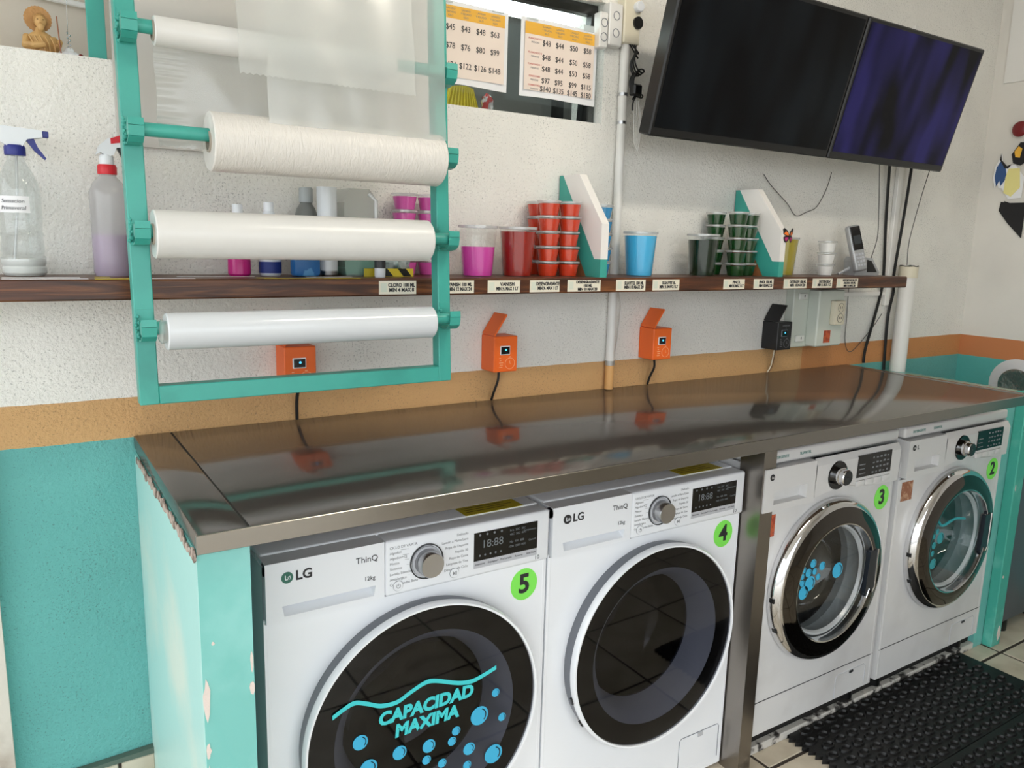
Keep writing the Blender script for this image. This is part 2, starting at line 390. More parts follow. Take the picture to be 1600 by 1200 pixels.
# left pier, half walls carrying the worktop, plinth, tiled skirting
PIER = mat('pier_plaster', (206, 198, 188), .8, bump=(40, .5), var=(8, (170, 156, 144), .5, .7))
pl = MB().box(-1.7, -.392, -.035, 0, 0, .97).build('wall_pier', PIER, smooth=False); struct(pl)
hl = MB().box(-.13, -.054, -.63, 0, 0, .937).build('wall_half_left', TEALW, smooth=False); struct(hl)
AQUA = mat('pale_aqua_lit_side', (176, 220, 216), .4, bump=(30, .15), var=(3, (212, 226, 216), .48, .66))  # paler aqua holds the brighter light from the left; cream streaks are worn paint
MB().box(-.1316, -.13, -.63, -.001, 0, .93).build('lit_side_skin', AQUA, hl, smooth=False)
def chips(parent, spots):
    for (pts, ax, a, b) in spots:
        MB().prism(pts, a, b, ax).build('paint_chip', CHIP, parent, smooth=False)
def blob(cx, cz, rx, rz, n=11, seed=0):
    rr = random.Random(seed); return [(cx+rx*math.cos(2*PI*i/n)*rr.uniform(.6, 1.1), cz+rz*math.sin(2*PI*i/n)*rr.uniform(.75, 1.1)) for i in range(n)]
chips(hl, [(blob(-.125, .70, .006, .035, seed=1), 'y', -.63, -.6312), (blob(-.126, .615, .004, .014, seed=2), 'y', -.63, -.6312), (blob(-.126, .56, .003, .03, seed=3), 'y', -.63, -.6312),
           (blob(-.057, .745, .003, .018, seed=4), 'y', -.63, -.6312), (blob(-.058, .7, .004, .012, seed=5), 'y', -.63, -.6312), (blob(-.113, .79, .0025, .003, seed=6), 'y', -.63, -.6312)])
# crumbling mortar line under the left edge of the worktop
mo = []
for i in range(26):
    y = -.62+.6*i/26
    mo.append((blob(y, .929+random.uniform(-.004, .003), .016, random.uniform(.006, .013), 9, i), 'x', -.1316, -.1332))
MORT = mat('crumbled_mortar', (186, 170, 160), .95, bump=(150, .6), var=(60, (120, 104, 94), .45, .6))
mb = MB()
for (pts, ax, a, b) in mo: mb.prism(pts, a, b-random.uniform(0, .001), ax)
mb.build('mortar_seam', MORT, hl, smooth=False)
hr = MB().box(2.492, 2.57, -.5, 0, 0, .937).build('wall_half_right', TEALW, smooth=False); struct(hr)
ptrim = MB().rbox(2.552, 2.612, -.535, -.5, 0, .937, .003, 1).build('trim_2', mat('teal_trim_paint', (70, 168, 152), .5, bump=(40, .3), var=(12, (108, 190, 176), .55, .75)), smooth=False); struct(ptrim)
chips(ptrim, [(blob(2.592, .05, .014, .03, seed=7), 'y', -.535, -.536), (blob(2.566, .27, .006, .006, seed=9), 'y', -.535, -.536), (blob(2.56, .6, .003, .012, seed=8), 'y', -.535, -.536)])
PLW = mat('worn_white_kerb', (206, 202, 196), .8, bump=(60, .5), var=(26, (58, 54, 52), .5, .6))
pn = MB().box(1.225, 2.49, -.482, -.02, 0, .036).build('floor_plinth', mat('gap_shade_black', (26, 24, 23), .8), smooth=False); struct(pn)  # shade of the gap under the older washers put into the black colour
MB().rbox(1.225, 2.49, -.503, -.482, 0, .024, .002, 1).build('kerb', PLW, pn, smooth=False)
bs = MB().box(-.392, -.13, -.012, 0, 0, .24).build('baseboard_left', GROUT, smooth=False); struct(bs)
for x0, x1 in ((-.39, -.205), (-.198, -.131)):
    MB().rbox(x0, x1, -.018, -.011, .002, .236, .002, 1).build('tile', TILE, bs)
MB().prism([(-.392, .238), (-.13, .238), (-.13, .252), (-.25, .247), (-.392, .244)], -.02, -.002).build('grime_ledge', mat('grimy_plaster', (88, 104, 94), .9, bump=(60, .5)), bs, smooth=False)
# ledge frame strips in the niche (white painted frame behind the statue)
nf = MB().box(-.345, -.33, .205, .22, 1.722, 2.2).tube([(-.33, .2, 1.872), (-.15, .2, 1.86)], .006).build('trim_3', mat('white_trim', (236, 234, 230), .4), smooth=False); struct(nf)

# ceiling light over the aisle
t = thing('ceiling_light', (1.0, -1.35, 2.6), 'twin-tube fluorescent ceiling light over the aisle, above the picture', 'lamp')
MB().rbox(.52, 1.48, -1.45, -1.25, 2.66, 2.72, .006, 1).build('housing', mat('lamp_white', (230, 230, 228), .4), t)
for yy in (-1.4, -1.3): MB().cyl((0, yy, 2.635), .017, .55, 1.45, 'x', 14).build('tube', mat('warm_tube', (250, 246, 236), .4, emit=((255, 246, 230), LAMP)), t)
# ================================================================== WORKTOP
ct = thing('steel_worktop', (1.09, -.33, 0), 'long brushed stainless steel worktop over the four washing machines', 'worktop')
def slab(x0, x1): return MB().rbox(x0, x1, -.652, -.002, .944, .972, .0025, 2)
slab(-.132, -.0595).build('end_panel', STEEL, ct)
slab(-.0575, 2.268).build('top_panel', STEEL, ct)
slab(2.27, 2.315).build('end_panel', STEEL, ct)
MB().box(-.0605, -.0565, -.65, -.004, .945, .9712).build('seam', mat('seam_black', (24, 22, 20), .8), ct, smooth=False)
MB().rbox(-.134, 2.317, -.6535, -.6495, .942, .9715, .001, 1).build('front_edge', steel_mat('edge_steel', (150, 146, 140), .22), ct)
MB().box(-.12, 2.3, -.64, -.01, .940, .9445).build('underside', mat('plywood_under', (120, 100, 84), .8), ct, smooth=False)
o = MB().prism([(1.215, -.544), (1.262, -.544), (1.262, -.540), (1.219, -.540), (1.219, -.47), (1.215, -.47)], 0, .938, 'z').build('support_post', STEELD, smooth=False); tag(o, 'stainless steel angle post under the worktop between washers 4 and 3', 'post')

# ================================================================== WASHING MACHINES
def plate_hole(mb, w, z0, z1, cx, cz, r, y, n=72):
    """front sheet w wide with a round hole"""
    v = []; fs = []
    for i in range(n):
        a = 2*PI*i/n; c, s = math.cos(a), math.sin(a)
        t = 1e9
        if c > 1e-9: t = min(t, (w-cx)/c)
        if c < -1e-9: t = min(t, -cx/c)
        if s > 1e-9: t = min(t, (z1-cz)/s)
        if s < -1e-9: t = min(t, (z0-cz)/s)
        v += [(cx+r*c, y, cz+r*s), (cx+t*c, y, cz+t*s), (cx+r*c, y+.05, cz+r*s)]
    k0 = len(mb.v)
    for i in range(n):
        j = (i+1) % n; fs += [(3*i, 3*j, 3*j+1, 3*i+1), (3*i, 3*i+2, 3*j+2, 3*j)]
        p, q = v[3*i+1], v[3*j+1]
        if abs(p[0]-q[0]) > 1e-6 and abs(p[2]-q[2]) > 1e-6:   # corner triangle
            cxn = p[0] if p[0] in (0, w) or abs(p[0]) < 1e-6 or abs(p[0]-w) < 1e-6 else q[0]
            czn = p[2] if abs(p[2]-z0) < 1e-6 or abs(p[2]-z1) < 1e-6 else q[2]
            v.append((cxn, y, czn)); fs.append((3*i+1, 3*j+1, len(v)-1))
    return mb.add(v, fs)
def pocket(mb, x0, x1, z0, z1, hx0, hx1, hz0, hz1, y, depth, back, slope):
    """moulded front with a finger recess; depth at the recess top, slope 1 brings the floor of it out to the front"""
    mb.add([(x0, y, z0), (x1, y, z0), (x1, y, z1), (x0, y, z1), (hx0, y, hz0), (hx1, y, hz0), (hx1, y, hz1), (hx0, y, hz1),
            (hx0+.004, y+depth*(1-slope), hz0+.002), (hx1-.004, y+depth*(1-slope), hz0+.002), (hx1-.004, y+depth, hz1-.001), (hx0+.004, y+depth, hz1-.001),
            (x0, back, z0), (x1, back, z0), (x1, back, z1), (x0, back, z1)],
           [(0, 1, 5, 4), (1, 2, 6, 5), (2, 3, 7, 6), (3, 0, 4, 7), (4, 5, 9, 8), (5, 6, 10, 9), (6, 7, 11, 10), (7, 4, 8, 11), (8, 9, 10, 11),
            (0, 12, 13, 1), (1, 13, 14, 2), (2, 14, 15, 3), (3, 15, 12, 0), (12, 15, 14, 13)])
    return mb
def bubble(parent, x, z, y, r, m=None):
    b = disc(MB(), x, z, y, r).build('bubble', m or BLUEV, parent, smooth=False)
    a0 = .3; pts = [(x+r*.72*math.cos(a0-1.1+2.0*i/10), y-.0011, z+r*.72*math.sin(a0-1.1+2.0*i/10)) for i in range(11)]
    if r > .007: MB().tube(pts, r*.055, 5).build('glint', BLACKG, b, smooth=False)
    return b
def number_sticker(root, n, x, z, y, r, rz=None):
    s = disc(MB(), x, z, y, r, 36, rz=rz).build('number_sticker', GREEN, root, smooth=False); s['label'] = 'round lime green sticker with the number '+n
    text(n, r*1.75, x, z, y-.001, INK, s, bold=.0016)

def washer_new(X, Y, Z, num, label, wave):
    W, H, D = .603, .85, .466
    t = thing('washing_machine', (X, Y, Z), label, 'washing machine', 'newer large-door washing machines')
    L = lambda x, y, z: (X+x, Y+y, Z+z)
    T = Matrix.Translation((X, Y, Z))
    B = lambda mb, name, m, par=None, **k: mb.xf(T).build(name, m, par or t, **k)
    cx, cz, r = .3065, .452, .256
    mb = MB(); plate_hole(mb, W, .012, .732, cx, cz, .2, 0)
    mb.add([(0, 0, .012), (W, 0, .012), (W, D, .012), (0, D, .012), (0, 0, .832), (W, 0, .832), (W, D, .832), (0, D, .832)], [(0, 3, 2, 1), (0, 4, 7, 3), (1, 2, 6, 5), (2, 3, 7, 6), (4, 5, 6, 7)])
    B(mb, 'body', WHITE, smooth=False)
    # rounded vertical front edges
    for xx in (.0065, W-.0065): B(MB().cyl((xx, .006, 0), .0065, .012, .732), 'corner_post', WHITE)
    B(MB().rbox(.004, W-.004, .03, D, .83, .842, .005), 'lid', WHITE)
    # fascia: drawer on the left, control panel on the right
    dr = MB(); pocket(dr, .002, .2225, .728, .839, .03, .205, .735, .757, -.012, .03, .05, 1)
    dro = B(dr, 'detergent_drawer', WHITEP, smooth=False)
    mbv = MB().rbox(.2245, W-.002, -.012, .05, .728, .839, .006, 3); cp = B(mbv, 'control_panel', WHITEP)
    B(MB().lathe([(.0125, .002), (.0125, .2225)], (0, .0005, .8265), 'x', 24), 'rounded_edge', WHITEP, dro)
    B(MB().box(.002, W-.002, -.001, .05, .7245, .7285), 'panel_gap', MGREY, smooth=False)
    yf = Y-.0122
    # logo, names
    B(disc(MB(), .04, .809, -.0122, .0105, 28), 'logo_disc', mat('logo_green', (50, 108, 92), .5) if wave else INK, dro, smooth=False)
    texts([('L', .012, X+.038, Z+.809, yf-.0012, dict(bold=.0002)), ('G', .009, X+.0435, Z+.8085, yf-.0012, dict())], WHITEP, dro)
    texts([('LG', .025, X+.0545, Z+.809, yf, dict(align='LEFT', bold=.0006))], INK, dro)
    texts([('ThinQ', .0165, X+.188, Z+.812, yf, dict()), ('12kg', .0115, X+.193, Z+.774, yf, dict())], INK, dro)
    # dial
    kb = B(MB().lathe([(.0355, -.0125), (.0355, -.0155), (.0335, -.0155), (.0335, -.0125)], (.310, 0, .784), 'y', 40, cap=False, close=True), 'dial_ring', DGREY, cp)
    B(MB().lathe([(.0315, -.012), (.0305, -.015), (.026, -.015)], (.310, 0, .784), 'y', 40, cap=False), 'dial_collar', LGREY, cp)
    B(MB().lathe([(.0255, -.012), (.025, -.038), (.0235, -.0405), (.001, -.040)], (.310, 0, .784), 'y', 40), 'dial', BRUSH, cp)
    # programme names either side of the dial
    left = ['CICLO DE VAPOR', 'Algodon', 'Algodon+CJ', 'Mixtos', 'Sintetico', 'Lavado Silencioso', 'Antialergico', 'Cuida Prendas Bebe']
    right = ['Delicado', 'Lavado a Mano/Lana', 'Ropa de Deporte', 'Rapido 30', 'Ropa de Cama', 'Limpieza de Tina', 'Descarga de Ciclo']
    it = [(s, .0072, X+.233, Z+.8235-.0105*i, yf, dict(align='LEFT', ext=.0001)) for i, s in enumerate(left)]
    it += [(s, .0072, X+.402, Z+.824-.0115*i, yf, dict(align='RIGHT', ext=.0001)) for i, s in enumerate(right)]
    it += [('10', .013, X+.570, Z+.7385, yf, dict(align='CENTER'))]
    texts(it, INKG, cp, 'programme_names')
    mb = MB()
    for i in range(7): mb.tube([(.256+.004*i if i < 4 else .273, -.0123, .8175-.0105*i), (.273, -.0123, .8165-.0105*i)], .0003, 4)
    B(mb, 'guide_lines', INKG, cp, smooth=False)['kind'] = 'stuff'
    # power and start buttons
    for bx, bz, bt in ((.250, .7465, None), (.371, .7465, 1)):
        bu = B(MB().lathe([(.0098, -.012), (.0098, -.0138), (.009, -.0145), (.001, -.0145)], (bx, 0, bz), 'y', 28), 'button', WHITEP, cp)
        mb = MB().lathe([(.0098, -.0126), (.0104, -.0126), (.0104, -.0131), (.0098, -.0131)], (bx, 0, bz), 'y', 28, cap=False, close=True)
        if bt: mb.prism([(bx-.0035, bz-.004), (bx-.0035, bz+.004), (bx+.001, bz)], -.0145, -.0149).box(bx+.0015, bx+.0025, -.0149, -.0145, bz-.004, bz+.004).box(bx+.0033, bx+.0043, -.0149, -.0145, bz-.004, bz+.004)
        else: mb.tube([(bx+.004*math.sin(a), -.0148, bz+.004*math.cos(a)) for a in [.6+i*(2*PI-1.2)/14 for i in range(15)]], .0005, 5).box(bx-.0005, bx+.0005, -.0151, -.0145, bz, bz+.005)
        B(mb, 'symbol', INKG, bu, smooth=False)
    # display
    dp = B(MB().box(.4155, .569, -.0128, -.011, .760, .820), 'display', BLACKG, cp, smooth=False)
    B(MB().box(.4155, .569, -.0126, -.011, .7445, .760), 'touch_strip', LGREY, cp, smooth=False)
    yd = Y-.0130
    texts([('18:88', .0235, X+0.4325, Z+0.7930, yd, dict(align='LEFT')), ('Fria  20C  30C', .0065, X+0.5000, Z+0.8110, yd, dict(align='LEFT', ext=.0001)), ('40C  50C  60C', .0065, X+0.5000, Z+0.8020, yd, dict(align='LEFT', ext=.0001)),
           ('No  400  800', .0065, X+0.5000, Z+0.7860, yd, dict(align='LEFT', ext=.0001)), ('1000 1200 1400', .0065, X+0.4970, Z+0.7760, yd, dict(align='LEFT', ext=.0001)), ('Temperatura', .006, X+0.5655, Z+0.8050, yd, dict(align='RIGHT', ext=.0001)), ('Centrif.', .006, X+0.5655, Z+0.7820, yd, dict(align='RIGHT', ext=.0001))]
          , mat('dim_led', (110, 116, 120), .5), dp, 'display_digits')
    mb = MB()
    for k in range(4): disc(mb, .429+.017*k, .814, -.0128, .0026, 10, .0003)
    for k in range(5): disc(mb, .429+.0125*k, .7705, -.0128, .0022, 10, .0003)
    B(mb, 'display_icons', mat('dim_led', (150, 156, 160)), dp, smooth=False)['kind'] = 'stuff'
    texts([(s, .0062, X+0.4300+.031*i, Z+0.7525, Y-.0127, dict(ext=.0001)) for i, s in enumerate(['Intensivo', 'Enjuague+', 'Pre Lavado', 'Reserva', 'Add Item'])], INK, cp, 'button_names')
    # warning label on the lid
    yl = B(MB().box(.42, .56, .03, .14, .8422, .8427), 'warning_label', YEL, smooth=False)
    mb = MB()
    for k in range(7): mb.box(.43, .55-random.uniform(0, .03), .045+.011*k, .048+.011*k, .8427, .8429)
    B(mb, 'label_print', mat('brown_ink', (110, 96, 30), .6), yl, smooth=False)['kind'] = 'stuff'
    number_sticker(t, num, X+.547, Z+.678, Y-.0002, .0335, .0355)
    # drum inside
    B(MB().lathe([(.2, .05), (.235, .06), (.235, .44), (.001, .45)], (cx, 0, cz), 'y', 48, cap=False), 'drum', mat('dark_drum', (74, 76, 82), .35, .8))
    # door: dark sleeve, white rim, smoked glass, grey collar, glass bowl
    dz = B(MB().lathe([(r-.006, 0), (r-.003, -.012), (r-.002, -.03), (r-.014, -.036)], (cx, 0, cz), 'y', 96, cap=False), 'door', MGREY)
    B(MB().lathe([(r-.002, -.028), (r, -.034), (r-.001, -.041), (r-.004, -.045), (r-.008, -.0445), (r-.009, -.040), (r-.0085, -.03)], (cx, 0, cz), 'y', 96, cap=False, close=True), 'door_rim', WHITE, dz)
    B(MB().lathe([(r-.0092, -.0405), (r*.6, -.0425), (.001, -.043)], (cx, 0, cz), 'y', 96, cap=False), 'door_glass', SMOKE, dz)
    B(MB().lathe([(r-.0092, -.036), (.196, -.037)], (cx, 0, cz), 'y', 96, cap=False), 'printed_border', BLACK, dz)
    B(MB().lathe([(.196, -.0369), (.186, -.03), (.17, -.012), (.158, .03)], (cx, 0, cz), 'y', 96, cap=False), 'door_collar', mat('collar_grey', (150, 156, 168), .5), dz)
    B(MB().lathe([(.158, .025), (.15, .06), (.13, .1), (.09, .12), (.001, .125)], (cx, 0, cz), 'y', 64, cap=False), 'glass_bowl', clear_mat('tinted_bowl', (.3, .32, .36), .06) if 'tinted_bowl' not in MATS else MATS['tinted_bowl'], dz)
    # grip notches on the left of the rim
    for a in (math.radians(196), math.radians(212)):
        B(MB().box(-.004, .006, -.033, -.026, -.008, .008).xf(Matrix.Translation((cx+(r-.003)*math.cos(a), 0, cz+(r-.003)*math.sin(a))) @ Matrix.Rotation(-a, 4, 'Y')), 'grip_notch', BLACK, dz, smooth=False)
    # filter hatch
    B(MB().rbox(.445, .587, -.0015, .004, .035, .13, .0014, 1), 'filter_hatch', WHITEP)
    mb = MB(); q = [(.443, .035), (.443, .125), (.45, .132), (.583, .132), (.589, .125), (.589, .035)]
    B(mb.tube([(a, -.0006, b) for a, b in q], .0008, 5), 'hatch_gap', MGREY, smooth=False)
    B(MB().rbox(.508, .528, -.003, .0, .118, .13, .001, 1), 'hatch_notch', LGREY)
    if wave:
        yg = -.0437
        wp = smooth_path([(x, 0, z) for x, z in [(.106, .535), (.144, .551), (.169, .544), (.2, .529), (.233, .526), (.26, .537), (.291, .548), (.315, .546), (.365, .526), (.398, .520), (.428, .526), (.455, .534)]], 4)
        mb = MB()
        for p, q in zip(wp, wp[1:]): mb.prism([(p.x, p.z-.0045), (q.x, q.z-.0045), (q.x, q.z+.0045), (p.x, p.z+.0045)], yg, yg-.0006)
        B(mb, 'wave_decal', CYAN, dz, smooth=False)
        text('CAPACIDAD', .036, X+.298, Z+.499, Y+yg, CYAN, dz, bold=.0018, shear=.1, width=.206)
        text('MAXIMA', .036, X+.298, Z+.464, Y+yg, CYAN, dz, bold=.0018, shear=.1, width=.14)
        for bx, bz, rr in [(.159, .467, .015), (.239, .417, .0145), (.302, .409, .014), (.297, .380, .0095), (.332, .360, .0095), (.363, .421, .0095), (.354, .401, .0095), (.394, .370, .0135), (.417, .437, .0205), (.455, .477, .009), (.472, .416, .009), (.453, .337, .021), (.390, .334, .0095), (.175, .408, .0175)]:
            bubble(dz, X+bx, Z+bz, Y+yg, rr)
    return t

w5 = washer_new(0, -.484, 0, '5', 'washing machine with CAPACIDAD MAXIMA lettering on its black door, sticker number 5', True)
w4 = washer_new(.6075, -.484, 0, '4', 'washing machine with plain black door and sticker number 4', False)

def washer_old(X, Y, Z, num, label, wave, stick):
    W, D, H = .6, .5, .80
    t = thing('washing_machine', (X, Y, Z), label, 'washing machine', 'older chrome-door washing machines')
    T = Matrix.Translation((X, Y, Z))
    B = lambda mb, name, m, par=None, **k: mb.xf(T).build(name, m, par or t, **k)
    cx, cz = .305, .412
    mb = MB(); plate_hole(mb, W, 0, .70, cx, cz, .19, 0)
    mb.add([(0, 0, 0), (W, 0, 0), (W, D, 0), (0, D, 0), (0, 0, .77), (W, 0, .77), (W, D, .77), (0, D, .77)], [(0, 3, 2, 1), (0, 4, 7, 3), (1, 2, 6, 5), (2, 3, 7, 6), (4, 5, 6, 7)])
    B(mb, 'body', OLDW, smooth=False)
    for xx in (.009, W-.009): B(MB().cyl((xx, .008, 0), .009, .002, .655), 'corner_post', OLDW)
    B(MB().rbox(.002, W-.002, -.004, D, .772, .806, .008), 'lid', OLDP)
    texts([('DETERGENTE', .011, X+.04, Z+.789, Y-.0042, dict(align='LEFT')), ('SUAVITEL', .011, X+.15, Z+.789, Y-.0042, dict(align='LEFT'))], mat('teal_ink', (52, 120, 112), .5), t, 'lettering')
    # fascia with a swept lower edge
    def lower(x): return .652-.012*math.sin(max(0, min(1, (x-.2)/.22))*PI)*0+(.02*math.exp(-((x-.33)/.12)**2))
    xs = [.205+(.585-.205)*i/24 for i in range(25)]
    poly = [(x, lower(x)) for x in xs]+[(x, .77) for x in reversed(xs)]
    mb = MB()
    for i in range(24):
        a, b = xs[i], xs[i+1]
        mb.add([(a, .02, lower(a)-.012), (b, .02, lower(b)-.012), (b, -.02, lower(b)+.006), (a, -.02, lower(a)+.006), (a, -.022, .752), (b, -.022, .752), (b, -.012, .77), (a, -.012, .77)], [(0, 1, 2, 3), (3, 2, 5, 4), (4, 5, 6, 7)])
    mb.add([(.585, .02, lower(.585)-.012), (.585, -.02, lower(.585)+.006), (.585, -.022, .752), (.585, -.012, .77), (.585, .03, .77)], [(0, 1, 2, 3, 4)])
    cp = B(mb, 'control_panel', OLDP, ang=25)
    dr = MB(); pocket(dr, .002, .203, .655, .768, .04, .17, .672, .71, -.021, .03, .03, .35)
    dr.add([(.002, -.021, .655), (.203, -.021, .655), (.203, .012, .638), (.002, .012, .638)], [(0, 1, 2, 3)])
    dro = B(dr, 'detergent_drawer', OLDP, smooth=False)
    yf = Y-.0212
    B(disc(MB(), .028, .746, -.0212, .0085, 24), 'logo_disc', INK, dro, smooth=False)
    texts([('L', .010, X+.0265, Z+.746, yf-.001, {}), ('G', .0075, X+.031, Z+.7455, yf-.001, {})], OLDP, dro)
    if wave: texts([('L', .018, X+.043, Z+.7455, yf, dict(align='LEFT', bold=.0004))], INK, dro)
    # knob
    B(MB().lathe([(.04, -.0215), (.039, -.025), (.024, -.024)], (.295, 0, .715), 'y', 40, cap=False), 'knob_ring', BLACKG, cp)
    B(MB().lathe([(.025, -.022), (.0245, -.038), (.0215, -.0395), (.0215, -.051), (.0195, -.0535)], (.295, 0, .715), 'y', 40, cap=False), 'knob', CHROME, cp)
    B(MB().lathe([(.0196, -.0534), (.018, -.0536), (.001, -.0536)], (.295, 0, .715), 'y', 40, cap=False), 'knob_face', mat('knob_face_dark', (70, 72, 74), .25, .9), cp)
    dp = B(MB().box(.382, .538, -.0236, -.02, .694, .757), 'display', BLACKG, cp, smooth=False)
    mb = MB()
    rr = random.Random(3)
    for i in range(5):
        for j in range(4): mb.box(.448+.017*i, .448+.017*i+rr.uniform(.006, .012), -.0239, -.0236, .70+.014*j, .703+.014*j+rr.uniform(0, .003))
    for j in range(3): mb.box(.388, .408+rr.uniform(0, .01), -.0239, -.0236, .703+.013*j, .706+.013*j)
    B(mb, 'display_print', INKG, dp, smooth=False)['kind'] = 'stuff'
    for i in range(4): B(MB().rbox(.382+.0395*i, .4195+.0395*i, -.0255, -.019, .669, .685, .002, 2), 'button', OLDP, cp)
    number_sticker(t, num, X+.548, Z+.606, Y-.0005, .035, .037)
    if stick: 
        o = B(MB().rbox(.022, .08, -.0008, .0002, .575, .635, .0003, 1), 'sticker', ORSTK if stick == 1 else BRSTK, smooth=False)
    # lower service panel and hatch
    B(MB().box(.003, W-.003, -.0006, .001, .098, .1005), 'panel_seam', DGREY, smooth=False)
    q = [(.42, .005), (.42, .068), (.428, .076), (.557, .076), (.565, .068), (.565, .005)]
    B(MB().tube([(a, -.0006, b) for a, b in q], .0012, 5), 'filter_hatch', LGREY)
    B(MB().rbox(.485, .503, -.003, 0, .066, .074, .001, 1), 'hatch_notch', DGREY)
    for fx in (.06, W-.06):
        for fy in (.04, D-.06): B(MB().cyl((fx, fy, 0), .02, 0, -Z+.036), 'foot', BLACK)
    # drum and gasket
    B(MB().lathe([(.192, .045), (.2, .07), (.235, .08), (.235, .42), (.001, .44)], (cx, 0, cz), 'y', 48, cap=False), 'drum', DRUM)
    for k in range(3):
        a = math.radians(90+120*k+20)
        B(MB().rbox(-.02, .02, .1, .41, -.225, -.185, .01).xf(Matrix.Translation((cx, 0, cz)) @ Matrix.Rotation(a, 4, 'Y')), 'drum_paddle', LGREY)
    B(MB().lathe([(.19, .0), (.18, .02), (.165, .035), (.17, .06), (.192, .065)], (cx, 0, cz), 'y', 64, cap=False), 'gasket', mat('gasket_grey', (120, 124, 130), .6))
    # door
    R0 = .234
    d = B(MB().lathe([(R0-.004, 0), (R0, -.006), (R0, -.018), (R0-.006, -.03), (R0-.014, -.037), (R0-.02, -.038)], (cx, 0, cz), 'y', 96, cap=False), 'door', CHROME)
    B(MB().lathe([(R0-.02, -.0375), (R0-.04, -.044), (.178, -.047), (.170, -.0465)], (cx, 0, cz), 'y', 96, cap=False), 'mirror_ring', MIRROR, d)
    B(MB().lathe([(.170, -.047), (.167, -.0465), (.165, -.036), (.163, -.02)], (cx, 0, cz), 'y', 96, cap=False), 'inner_ring', CHROME, d)
    B(MB().lathe([(.166, -.040), (.001, -.0405)], (cx, 0, cz), 'y', 64, cap=False), 'outer_glass', CLEARG, d)
    B(MB().lathe([(.164, -.024), (.158, -.005), (.146, .03), (.136, .06), (.118, .09), (.08, .107), (.03, .112), (.001, .112)], (cx, 0, cz), 'y', 64, cap=False), 'glass_bowl', CLEARG, d)
    B(MB().lathe([(.160, -.02), (.156, -.012), (.150, -.012), (.154, -.02)], (cx, 0, cz), 'y', 64, cap=False, close=True), 'bowl_rim', mat('bowl_rim_plastic', (196, 198, 202), .15), d)
    # handle notch on the right
    B(MB().prism([(.142, .062), (.176, .066), (.176, -.05), (.165, -.062), (.152, -.05), (.142, -.072), (.136, -.06)], -.049, -.036).xf(Matrix.Translation((cx, 0, cz))), 'handle', mat('handle_dark', (30, 36, 44), .2), d, smooth=False)
    B(MB().tube([(cx+.178, -.049, cz+.066), (cx+.178, -.049, cz-.05), (cx+.166, -.049, cz-.064), (cx+.152, -.049, cz-.05), (cx+.142, -.049, cz-.074)], .0022, 6), 'handle_trim', CHROME, d)
    for a in (182, 205): 
        a = math.radians(a); B(MB().box(-.002, .002, -.026, -.012, -.006, .006).xf(Matrix.Translation((cx+(R0-.001)*math.cos(a), 0, cz+(R0-.001)*math.sin(a))) @ Matrix.Rotation(-a, 4, 'Y')), 'hinge_slot', BLACK, d, smooth=False)
    bub = ([(.005, .035, .022), (-.105, .077, .012), (-.065, .062, .012), (-.122, .054, .012), (-.096, .053, .009), (-.112, .022, .021), (-.143, .066, .009), (-.146, .048, .008), (-.144, .029, .009), (-.079, .034, .009), (-.136, .001, .019), (-.155, .035, .006)] if not wave else
           [(-.107, .030, .018), (-.128, .055, .009), (-.144, .041, .008), (-.14, .012, .011), (-.142, -.014, .009), (-.132, -.05, .017)])
    for bx, bz, rr_ in bub:
        bubble(d, X+cx+bx, Z+cz+bz, Y-.0408, rr_, BLUEV if not wave else mat('teal_vinyl', (44, 150, 160), .45))
    if wave:
        wp = smooth_path([(cx+a, -.0412, cz+b) for a, b in [(-.130, .087), (-.112, .072), (-.091, .070), (-.069, .075), (-.042, .080), (-.014, .078), (.023, .071)]], 4)
        B(MB().tube(wp, .0042, 6), 'wave_decal', mat('teal_vinyl', (44, 150, 160)), d)
    return t
w3 = washer_old(1.219, -.527, .084, '3', 'older washing machine with chrome door and sticker number 3, beside the steel post', False, 1)
w2 = washer_old(1.846, -.527, .084, '2', 'older washing machine with chrome door and sticker number 2, by the teal pillar', True, 2)
o = MB().rbox(1.47, 1.55, -.50, -.44, .8905, .9, .003).build('folded_cloth', mat('blue_cloth', (60, 80, 190), .8)); tag(o, 'small blue cloth tucked on top of the washer with sticker 3', 'cloth')

# ================================================================== SHELF
SZ = 1.310
sh = thing('wall_shelf', (.35, -.1, 1.272), 'long dark-stained wooden plank shelf on the white wall', 'shelf')
MB().rbox(-1.2, 2.322, -.2, -.02, 1.272, SZ, .003, 1).build('plank', WOOD, sh)
labels = [(.340, .428, ['CLORO 100 ML', 'MIN 4 MAX 8']), (.484, .575, ['VANISH 100 ML', 'MIN 12 MAX 24']), (.612, .702, ['VANISH', 'MIN ½ MAX 1 LT']), (.731, .819, ['DESENGRASANTE', 'MIN ½ MAX 1 LT']),
          (.844, .949, ['DESENGRASANTE', '100 ML', 'MIN 10 MAX 20']), (1.001, 1.102, ['SUAVITEL 100 ML', 'MIN 10 MAX 20']), (1.128, 1.226, ['SUAVITEL', 'MIN ½ MAX 1 LT']), (1.401, 1.489, ['PINOL', 'MIN ½ MAX 1 LT']),
          (1.529, 1.616, ['PINOL 100 ML', 'MIN 10 MAX 20']), (1.664, 1.773, ['DETERGEN 100 ML', 'MIN 10 MAX 20']), (1.802, 1.901, ['DETERGEN', 'MIN ½ MAX 1 LT']), (1.925, 2.037, ['REFORZADOR DE', 'AROMA 100 ML', 'MIN 10 MAX 20'])]
